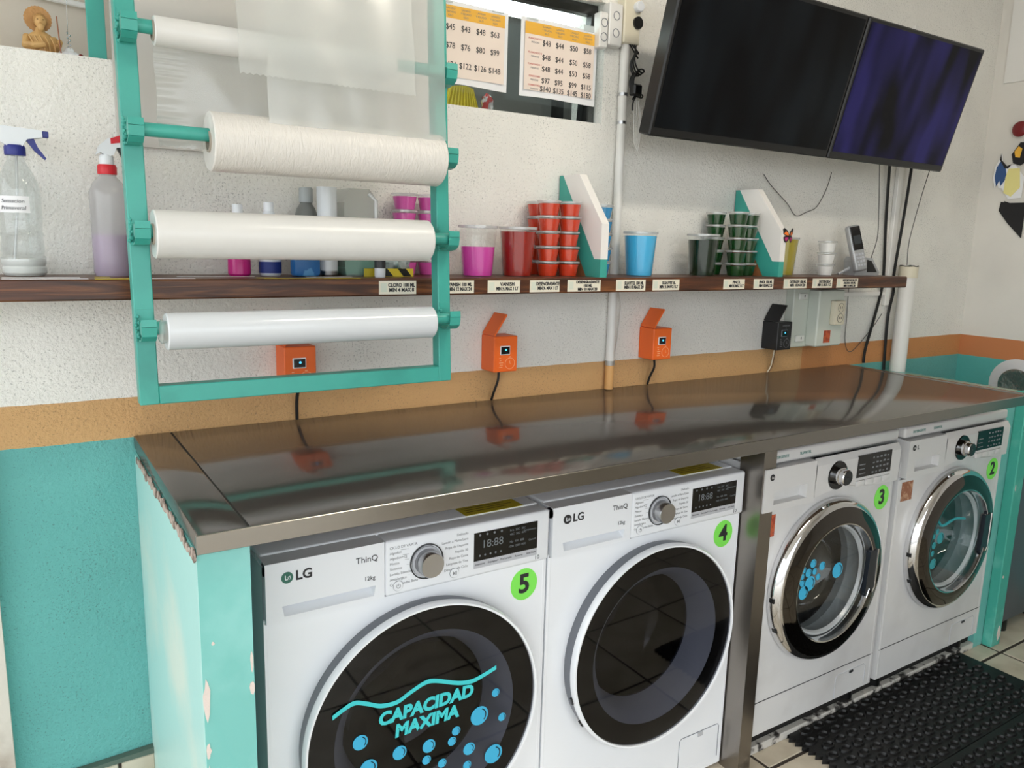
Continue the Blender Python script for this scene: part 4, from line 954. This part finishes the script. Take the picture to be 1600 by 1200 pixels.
price_list(.563, .773, 1.768, 1.956, 'white price list half hidden by the teal upright, lowest row $148', rows, 4, hd_(xs), 0)
xs = [.889, .931, .977, 1.022]
rows = [(s, x, z) for r, z in zip((('$48', '$44', '$50', '$58'), ('$48', '$44', '$50', '$58'), ('$48', '$44', '$50', '$58'), ('$97', '$95', '$99', '$115'), ('$140', '$135', '$145', '$180')), (1.900, 1.865, 1.837, 1.808, 1.7875)) for s, x in zip(r, xs)]
price_list(.812, 1.057, 1.765, 1.956, 'white price list with five rows of prices, lowest row $180', rows, 4, hd_(xs), .2)
# pleated foil decoration seen through the glass
t = thing('foil_skirt', (.682, .06, LZ), 'yellow pleated foil skirt with magenta hem under the price list', 'decoration')
mb = MB(); n = 66; v = []
for j, (z, k) in enumerate([(LZ+.001, 1), (LZ+.006, .98), (LZ+.012, .95), (LZ+.055, .66)]):
    for i in range(n+1):
        u = -1+2*i/n; v.append((.682+.052*u*k, .055+.004*(1 if i % 6 < 3 else -1)+.012*u*u, z+.004*(1-u*u)*j*.3))
for j in range(3):
    mb.mi(1 if j == 0 else 0)
    mb.add([], []) 
    for i in range(n): mb.f.append([j*(n+1)+i, j*(n+1)+i+1, (j+1)*(n+1)+i+1, (j+1)*(n+1)+i]); mb.m.append(1 if j == 0 else 0)
mb.v = v; mb.build('pleats', [mat('yellow_foil', (236, 214, 40), .3, coat=.3), mat('magenta_foil', (170, 30, 96), .3)], t)
mb = MB().ball((.755, .06, LZ+.024), .018, .012, .024, 20, 14, lambda p: 1+.1*math.sin(9*p[2]+6*p[0]))
o = mb.build('foil_trinket', mat('red_silver_foil', (190, 60, 60), .2, .6, var=(70, (226, 222, 224), .5, .55))); tag(o, 'red and silver foil trinket beside the yellow pleated skirt', 'trinket')

# ================================================================== PIPES, BOXES AND WIRES
t = thing('wall_pipe', (1.147, -.02, .973), 'white pipe running up the wall between the second and third timers', 'pipe')
MB().cyl((1.147, -.016, 0), .0125, 1.052, 1.935).build('pipe', PVC, t)
MB().cyl((1.147, -.016, 0), .0128, .9725, 1.052).build('painted_foot', OCHRE, t)
MB().cyl((1.147, -.016, 0), .0145, 1.044, 1.058).build('collar', mat('collar_grey_metal', (170, 168, 164), .4, .5), t)
for z in (1.80, 1.725): MB().cyl((1.147, -.016, 0), .0138, z, z+.008).build('clamp', BRUSH, t)
o = MB().tube([(1.175, -.004, 1.271), (1.19, -.005, 1.22), (1.183, -.004, 1.12), (1.166, -.005, 1.03), (1.164, -.004, .974)], .002, 6).build('white_cable', PVC); tag(o, 'thin white cable beside the wall pipe below the shelf', 'cable')
def junction(x0, x1, z0, z1, d, m, label, knob=False):
    t = thing('junction_box', ((x0+x1)/2, 0, z0), label, 'junction box', 'electrical boxes above the wall pipe')
    MB().rbox(x0, x1, -d, -.0005, z0, z1, .003, 1).build('box', m, t)
    cx_ = (x0+x1)/2
    if knob:
        MB().lathe([(.014, -d), (.014, -d-.012), (.012, -d-.014), (.001, -d-.014)], (x1-.014, 0, z1-.035), 'y', 20).build('knob', WHITEP, t)
        MB().lathe([(.016, -d), (.016, -d-.006), (.001, -d-.006)], (x1-.012, 0, z1-.075), 'y', 20).build('socket', BLACK, t)
    else:
        for z in (z0+(z1-z0)*.3, z0+(z1-z0)*.7):
            MB().lathe([(.011, -d), (.0115, -d-.0008), (.0095, -d-.0008), (.0095, -d)], (cx_, 0, z), 'y', 20, cap=False, close=True).build('knockout', MGREY, t)
    return t
junction(1.046, 1.074, 1.912, 2.002, .03, PVC, 'white junction box nearest the price lists')
junction(1.076, 1.122, 1.922, 2.03, .032, PVC, 'white junction box in the middle of the three')
junction(1.124, 1.182, 1.934, 2.065, .035, CREAM, 'cream junction box with a round knob, right of the white ones', True)
def cable(name, pts, r, m, label, cat='cable', group=None):
    o = MB().tube(smooth_path(pts), r, 6).build(name, m); tag(o, label, cat, group); return o
BLKC = mat('black_cable', (16, 16, 17), .5)
rr = random.Random(11)
for k in range(4):
    pts = [(1.15+.008*k, -.03, 1.935)]+[(1.166+.004*k+(.012+.002*k)*math.cos(a*.62+k), -.034-.003*k, 1.902-.0045*a*(1+.15*k)+(.012+.002*k)*math.sin(a*.62+k)) for a in range(0, 22)]
    cable('power_cable', pts, .0022, BLKC, 'tangled black cord hanging under the cream junction box', 'cable', 'tangled black cords')
for k in range(3):
    pts = [(1.168+.006*k, -.036, 1.80), (1.172+.006*k, -.04, 1.72), (1.18+.005*k, -.04, 1.67-.008*k), (1.19+.004*k, -.04, 1.72), (1.188, -.036, 1.79)]
    cable('cable_coil', pts, .0018, PVC, 'coil of thin white cord hanging beside the wall pipe', 'cable', 'white cord coils')
o = MB().rbox(1.155, 1.185, -.055, -.03, 1.80, 1.83, .004, 1).build('black_plug', BLACK); tag(o, 'black plug hanging among cords beside the wall pipe', 'plug')
for k, w in enumerate(('lowest', 'second', 'third', 'highest')):
    cable('wall_cable', [(.75, -.01, 2.035+.0065*k), (.95, -.014, 2.022+.0065*k), (1.06, -.016, 2.03+.0065*k)], .003, mat('grey_cable', (190, 186, 178), .5), 'grey cable along the top of the glass, %s of the bundle' % w, 'cable', 'grey cables above the glass')

# timer boxes
def timer(x, m, label, cords, dark=False, z0=1.058, w=.072, h=.094):
    t = thing('timer_box', (x, 0, z0), label, 'timer', 'coin timer boxes on the wall')
    d = .066; x1 = x+w; z1 = z0+h
    MB().rbox(x, x1, -d, -.0005, z0, z1, .002, 1).build('box', m, t)
    a = math.radians(56); L_ = .066
    MB().rbox(0, L_, -d, -.004, -.0025, .0025, .001, 1).xf(Matrix.Translation((x+.001, 0, z1+.002)) @ Matrix.Rotation(-a, 4, 'Y')).build('open_lid', m, t)
    bz = MB().rbox(x+.018, x+.049, -d-.002, -d+.001, z1-.049, z1-.025, .0015, 1).build('screen_bezel', WHITEP if not dark else MGREY, t)
    MB().box(x+.0205, x+.0465, -d-.0024, -d-.0018, z1-.0465, z1-.0275).build('screen', BLACKG, bz, smooth=False)
    disc(MB(), x+.035, z1-.0355, -d-.0024, .003, 12, .0003).build('screen_icon', mat('lit_icon', (80, 180, 230), .5, emit=((80, 190, 240), 1.2)), bz, smooth=False)
    ink = mat('pale_icon', (250, 190, 150), .5) if not dark else INKG
    cx_, cz_ = x+.049, z0+.022
    mb = MB().tube([(cx_+.0145*math.cos(2*PI*i/28), -d-.0003, cz_+.0145*math.sin(2*PI*i/28)) for i in range(29)], .0006, 5).box(cx_-.003, cx_+.003, -d-.0008, -d, cz_+.0165, cz_+.0185).tube([(cx_, -d-.0003, cz_+.007), (cx_, -d-.0003, cz_), (cx_+.004, -d-.0003, cz_)], .0006, 5)
    for k in range(5): mb.box(x+.016+.002*(k % 2), x+.026+.002*k*(-1 if k > 2 else 1)*.6, -d-.0008, -d, z0+.012+.006*k, z0+.0135+.006*k)
    mb.build('clock_icon', ink, t, smooth=False)
    for pts, r, cm in cords: MB().tube(smooth_path(pts), r, 6).build('cord', cm, t)
    if dark: texts([('LAVADORA', .007, x+.04, z1-.012, -d-.0003, {}), ('2', .007, x+.04, z1-.02, -d-.0003, {})], INKG, t)
    return t
timer(.172, ORANGE, 'orange timer box partly behind the teal frame', [([(.215, -.03, 1.06), (.212, -.02, 1.02), (.214, -.012, .974)], .0038, BLKC)])
timer(.716, ORANGE, 'orange timer box with raised lid right of the teal frame', [([(.754, -.03, 1.06), (.752, -.03, 1.03), (.744, -.022, .995), (.744, -.012, .974)], .0035, BLKC)])
timer(1.270, ORANGE, 'orange timer box with raised lid right of the wall pipe', [([(1.308, -.03, 1.06), (1.312, -.03, 1.03), (1.306, -.02, 1.0), (1.304, -.012, .974)], .0038, BLKC)])
timer(1.826, mat('black_box', (24, 24, 27), .45), 'black timer box with raised lid beside the fuse panel', [([(1.862, -.03, 1.06), (1.864, -.02, 1.0), (1.856, -.012, .974)], .0022, CREAM), ([(1.868, -.03, 1.06), (1.872, -.02, 1.0), (1.862, -.014, .974)], .0014, mat('brown_wire', (120, 90, 60), .5))], True)

# fuse panel
t = thing('fuse_panel', (2.045, 0, 1.055), 'pale grey metal fuse panel with a socket beside the black timer', 'electrical panel')
MB().rbox(1.935, 2.155, -.035, -.0005, 1.058, 1.262, .003, 1).build('case', PANELG, t)
dp_ = MB().rbox(2.012, 2.152, -.08, -.034, 1.062, 1.258, .004, 1).build('door', PANELG, t)
for z in (1.238, 1.092):
    l = MB().rbox(1.955, 2.0, -.042, -.034, z-.014, z+.008, .002, 1).build('latch', mat('latch_white', (226, 228, 222), .4), t); MB().box(1.98, 1.984, -.0428, -.0418, z-.006, z+.002).build('latch_slot', INK, l, smooth=False)
MB().box(2.052, 2.088, -.0808, -.0798, 1.075, 1.118).build('sticker', ORSTK, dp_, smooth=False)
ou = MB().rbox(2.075, 2.132, -.102, -.08, 1.138, 1.222, .004, 2).build('socket', CREAM, t)
for z in (1.162, 1.198):
    ro = MB().lathe([(.0155, -.102), (.0155, -.1035), (.001, -.1035)], (2.103, 0, z), 'y', 24).build('outlet', CREAM, ou)
    MB().tube([(2.103+.0155*math.cos(2*PI*i/20), -.1034, z+.0155*math.sin(2*PI*i/20)) for i in range(21)], .0007, 5).box(2.0965, 2.0985, -.1042, -.1034, z-.004, z+.005).box(2.107, 2.109, -.1042, -.1034, z-.004, z+.005).build('slots', INK, ro, smooth=False)

# PVC drain pipe, conduit, wires on the right
t = thing('drain_pipe', (2.575, -.05, .6), 'thick white pvc pipe with cream cap beyond the worktop end', 'pipe')
MB().cyl((2.575, -.05, 0), .029, .03, 1.305).build('pipe', PVC, t)
MB().lathe([(.034, 1.298), (.0345, 1.34), (.031, 1.34), (.031, 1.31), (.001, 1.31)], (2.575, -.05, 0), n=28).build('cap', CREAM, t)
MB().tube([(2.575+.033*math.cos(a), -.05+.033*math.sin(a), 1.342+.002*math.sin(a*5)) for a in [i*.42 for i in range(16)]], .002, 5).build('tape_rim', BLACK, t)
o = MB().rbox(2.50, 2.528, -.016, -.0005, 1.19, 2.2, .002, 1).build('cable_duct', PVC); tag(o, 'white vertical cable duct on the wall below the screens', 'duct')
o = MB().rbox(2.16, 2.5, -.012, -.0005, 1.228, 1.244, .002, 1).build('cable_duct', PVC); tag(o, 'thin white horizontal cable duct beside the fuse panel', 'duct')
cable('power_cable', [(2.43, -.012, 1.85), (2.444, -.012, 1.639), (2.455, -.012, 1.496), (2.476, -.012, 1.318), (2.473, -.012, 1.245), (2.444, -.012, 1.136), (2.411, -.012, 1.027), (2.408, -.012, .973)], .0055, BLKC, 'thick black cable bending left under the shelf end')
cable('power_cable', [(2.56, -.03, 1.85), (2.546, -.03, 1.639), (2.533, -.03, 1.498), (2.524, -.024, 1.306), (2.553, -.012, 1.244), (2.536, -.012, 1.158), (2.538, -.012, 1.058), (2.55, -.012, .90)], .0055, BLKC, 'thick black cable running down beside the white pvc pipe')
cable('thin_wire', [(2.31, -.05, 1.75), (2.33, -.05, 1.626), (2.343, -.05, 1.537), (2.352, -.05, 1.446), (2.33, -.05, 1.377), (2.28, -.07, 1.33)], .0015, mat('grey_wire', (70, 68, 66), .5), 'thin grey wire coming down to the phone')
cable('thin_wire', [(2.64, -.06, 1.75), (2.60, -.06, 1.642), (2.579, -.05, 1.523), (2.556, -.05, 1.427), (2.56, -.05, 1.345)], .0015, mat('grey_wire', (70, 68, 66)), 'thin grey wire dropping into the pvc pipe')
cable('thin_wire', [(2.27, -.01, 1.27), (2.28, -.008, 1.15), (2.285, -.008, 1.06), (2.33, -.008, 1.02), (2.44, -.008, 1.1), (2.48, -.02, 1.16)], .0013, mat('grey_wire', (70, 68, 66)), 'thin grey wire looping below the shelf near its right end')
cable('thin_wire', [(1.76, -.01, 1.63), (1.80, -.01, 1.597), (1.887, -.01, 1.544), (1.939, -.008, 1.506), (1.997, -.008, 1.521), (2.04, -.008, 1.536), (2.07, -.008, 1.57), (2.095, -.008, 1.614), (2.11, -.008, 1.66)], .0013, mat('grey_wire', (70, 68, 66)), 'thin grey wire sagging across the wall right of the butterfly')
# butterfly
t = thing('butterfly_ornament', (1.668, -.2, SZ+.12), 'orange and black butterfly ornament on the front of the partition board', 'ornament')
bx, by, bz = 1.672, -.2, SZ+.125
BF = [mat('butterfly_black', (20, 18, 22), .5), mat('butterfly_orange', (232, 120, 40), .5), mat('butterfly_magenta', (176, 40, 110), .5)]
for s in (-1, 1):
    A = Matrix.Translation((bx, by, bz)) @ Matrix.Rotation(s*math.radians(16), 4, 'Z')
    w = MB().prism([(0, 0), (s*.008, .014), (s*.02, .022), (s*.024, .018), (s*.022, .004), (s*.012, -.002), (0, -.004)], -.0006, .0006).xf(A).build('upper_wing', BF[0], t, smooth=False)
    MB().prism([(s*.002, 0), (s*.008, .009), (s*.014, .012), (s*.02, .004), (s*.010, 0)], -.0012, -.0006).xf(A).build('wing_patch', BF[1], w, smooth=False)
    w = MB().prism([(0, -.002), (s*.012, -.002), (s*.021, -.006), (s*.018, -.016), (s*.013, -.022), (s*.007, -.02), (0, -.008)], -.0006, .0006).xf(A).build('lower_wing', BF[0], t, smooth=False)
    MB().prism([(s*.003, -.006), (s*.016, -.006), (s*.015, -.015), (s*.010, -.018)], -.0012, -.0006).xf(A).build('wing_patch', BF[2], w, smooth=False)
MB().tube([(bx, by-.001, bz+.012), (bx, by-.0015, bz), (bx, by-.001, bz-.014)], [.001, .0018, .0008], 8).build('body', BF[0], t)

# ================================================================== SCREENS
def screen(x0, x1, label, content):
    t = thing('wall_screen', ((x0+x1)/2, -.2, 1.675), label, 'television', 'wall-mounted screens')
    h = .40
    A = Matrix.Translation((0, -.2, 1.672)) @ Matrix.Rotation(math.radians(14.5), 4, 'X')
    b = MB().rbox(x0, x1, 0, .045, 0, h, .004, 1).xf(A).build('housing', BLACK, t)
    MB().box(x0+.012, x1-.012, -.0012, .001, .022, h-.012).xf(A).build('display', content, b, smooth=False)
    MB().rbox((x0+x1)/2-.06, (x0+x1)/2+.06, .044, .16, h*.4, h*.65, .004, 1).xf(A).build('bracket', DGREY, t)
    MB().box((x0+x1)/2-.09, (x0+x1)/2+.09, -.012, -.0005, 1.76, 1.95).build('wall_plate', DGREY, t, smooth=False)
    return t
def screen_mat(name, cols, strength):
    m = bpy.data.materials.new(name); m.use_nodes = True; nt = m.node_tree; b = nt.nodes['Principled BSDF']; b.inputs['Roughness'].default_value = .3; b.inputs['Specular IOR Level'].default_value = .12; b.inputs['Base Color'].default_value = srgb(6, 6, 8)
    tc = nt.nodes.new('ShaderNodeTexCoord'); mp = nt.nodes.new('ShaderNodeMapping'); mp.inputs['Scale'].default_value = (9, 1, 3); nt.links.new(tc.outputs['Object'], mp.inputs[0])
    n = nt.nodes.new('ShaderNodeTexNoise'); n.inputs['Scale'].default_value = 1.1; n.inputs['Detail'].default_value = 1; nt.links.new(mp.outputs[0], n.inputs['Vector'])
    cr = nt.nodes.new('ShaderNodeValToRGB'); e = cr.color_ramp.elements; e[0].position = .38; e[0].color = srgb(*cols[0]); e[1].position = .68; e[1].color = srgb(*cols[1])
    nt.links.new(n.outputs['Fac'], cr.inputs[0]); nt.links.new(cr.outputs[0], b.inputs['Emission Color']); b.inputs['Emission Strength'].default_value = strength
    return m
screen(1.085, 1.812, 'dark wall screen nearest the junction boxes', screen_mat('dim_screen', ((2, 3, 4), (30, 38, 42)), .3))
screen(1.818, 2.452, 'wall screen glowing dim blue-violet, nearest the right corner', screen_mat('violet_screen', ((5, 5, 14), (58, 52, 130)), .35))

# ================================================================== RIGHT WALL
t = thing('duct_outlet', (3.107, -.24, .87), 'foil duct outlet set in white plaster on the right wall', 'vent')
MB().lathe([(.001, -.004), (.098, -.004), (.106, 0)], (3.107, -.245, .872), 'x', 40, cap=False).build('plaster_patch', mat('white_filler', (214, 212, 214), .8, bump=(40, .3)), t)
MB().lathe([(.062, -.0045), (.066, -.010), (.06, -.012), (.045, -.008), (.001, -.006)], (3.107, -.245, .872), 'x', 40, cap=False).build('foil', mat('crumpled_foil', (170, 168, 164), .25, .9, bump=(60, 1.)), t)
# paper bat cut-out (only its edge is in the picture)
t = thing('paper_bat', (3.10, -.13, 1.66), 'paper bat cut-out with blue wing hanging on the right wall', 'decoration')
X = 3.1
MB().prism([(-.072, 1.80), (-.077, 1.79), (-.082, 1.76), (-.1, 1.745), (-.13, 1.75), (-.17, 1.70), (-.17, 1.62), (-.12, 1.615), (-.09, 1.66), (-.078, 1.66), (-.068, 1.69), (-.062, 1.66), (-.052, 1.70), (-.055, 1.745), (-.068, 1.775)], X, X+.0015, 'x').build('card', PAPERW, t, smooth=False)
MB().prism([(-.075, 1.768), (-.095, 1.745), (-.105, 1.70), (-.085, 1.668), (-.078, 1.69), (-.068, 1.668), (-.058, 1.705), (-.061, 1.742)], X-.001, X, 'x').build('wing', mat('bat_blue', (50, 84, 136), .6), t, smooth=False)
MB().prism([(-.072, 1.796), (-.078, 1.77), (-.1, 1.746), (-.118, 1.752), (-.105, 1.735), (-.092, 1.738), (-.07, 1.772)], X-.0016, X-.0008, 'x').build('wing_arm', BF[0], t, smooth=False)
MB().prism([(-.1, 1.70), (-.108, 1.735), (-.15, 1.735), (-.16, 1.66), (-.13, 1.625), (-.1, 1.64)], X-.0012, X, 'x').build('belly', mat('bat_yellow', (236, 226, 150), .6), t, smooth=False)
MB().prism([(-.112, 1.79), (-.122, 1.755), (-.15, 1.745), (-.19, 1.77), (-.19, 1.83), (-.14, 1.835)], X-.0012, X+.001, 'x').build('head', BF[0], t, smooth=False)
MB().prism([(-.122, 1.80), (-.128, 1.778), (-.145, 1.775), (-.15, 1.81), (-.135, 1.82)], X-.0022, X-.0014, 'x').build('eye', mat('bat_amber', (236, 180, 60), .6), t, smooth=False)
o = MB().prism([(-.095, 1.605), (-.13, 1.60), (-.19, 1.60), (-.19, 1.46), (-.13, 1.52), (-.09, 1.57)], X, X+.002, 'x').prism([(-.107, 1.608), (-.115, 1.58), (-.19, 1.575), (-.19, 1.6), (-.13, 1.60)], X-.0006, X, 'x').build('paper_hat', BF[0], smooth=False); tag(o, 'black paper hat cut-out below the bat on the right wall', 'decoration')
o = MB().ball((3.09, -.135, 1.885), .012, .03, .03, 16, 10).build('red_bauble', mat('deep_red', (120, 24, 30), .3)); tag(o, 'dark red hanging bauble above the paper bat', 'decoration')
# grey appliance past the right pillar
t = thing('grey_appliance', (2.83, -.3, 0), 'grey appliance standing past the right teal pillar', 'appliance')
MB().rbox(2.68, 3.04, -.5, -.05, .045, .60, .01, 2).build('cabinet', mat('appliance_grey', (92, 96, 102), .35, .3), t)
for x in (2.74, 2.98):
    for y in (-.47, -.1): MB().cyl((x, y, 0), .025, .0, .05).build('foot', BLACK, t)

# ================================================================== RUBBER MAT
t = thing('rubber_mat', (1.95, -.75, 0), 'black rubber anti-fatigue mat with raised rings on the tiles', 'mat')
def mat_tile(x0, x1, y0, y1):
    edge = []
    nL = 14
    for i in range(nL*4+1):
        y = y1+(y0-y1)*i/(nL*4); edge.append((x0-.006-.009*(math.sin(i/4*2*PI)), y))
    poly = edge+[(x1, y0), (x1, y1)]
    MB().prism(poly, .0, .011, 'z').build('pad', RUBBER, t, smooth=False)
    mb = MB(); nx = int((x1-x0-.03)/.058); ny = int((y1-y0-.01)/.037)
    for j in range(ny):
        for i in range(nx):
            x = x0+.028+.058*i+(.029 if j % 2 else 0); y = y0+.02+.037*j
            n = 12; v = []; fs = []
            for k in range(n):
                a = 2*PI*k/n
                for rr_, z in ((1.0, .0105), (.9, .0175), (.74, .0175), (.6, .0112)): v.append((x+.0235*rr_*math.cos(a), y+.0155*rr_*math.sin(a), z))
            for k in range(n):
                k2 = (k+1) % n
                for q in range(3): fs.append((4*k+q, 4*k2+q, 4*k2+q+1, 4*k+q+1))
            mb.add(v, fs)
    o = mb.build('raised_rings', RUBBER, t); o['kind'] = 'stuff'
mat_tile(1.475, 2.40, -.80, -.49)
mat_tile(1.475, 2.40, -1.115, -.803)
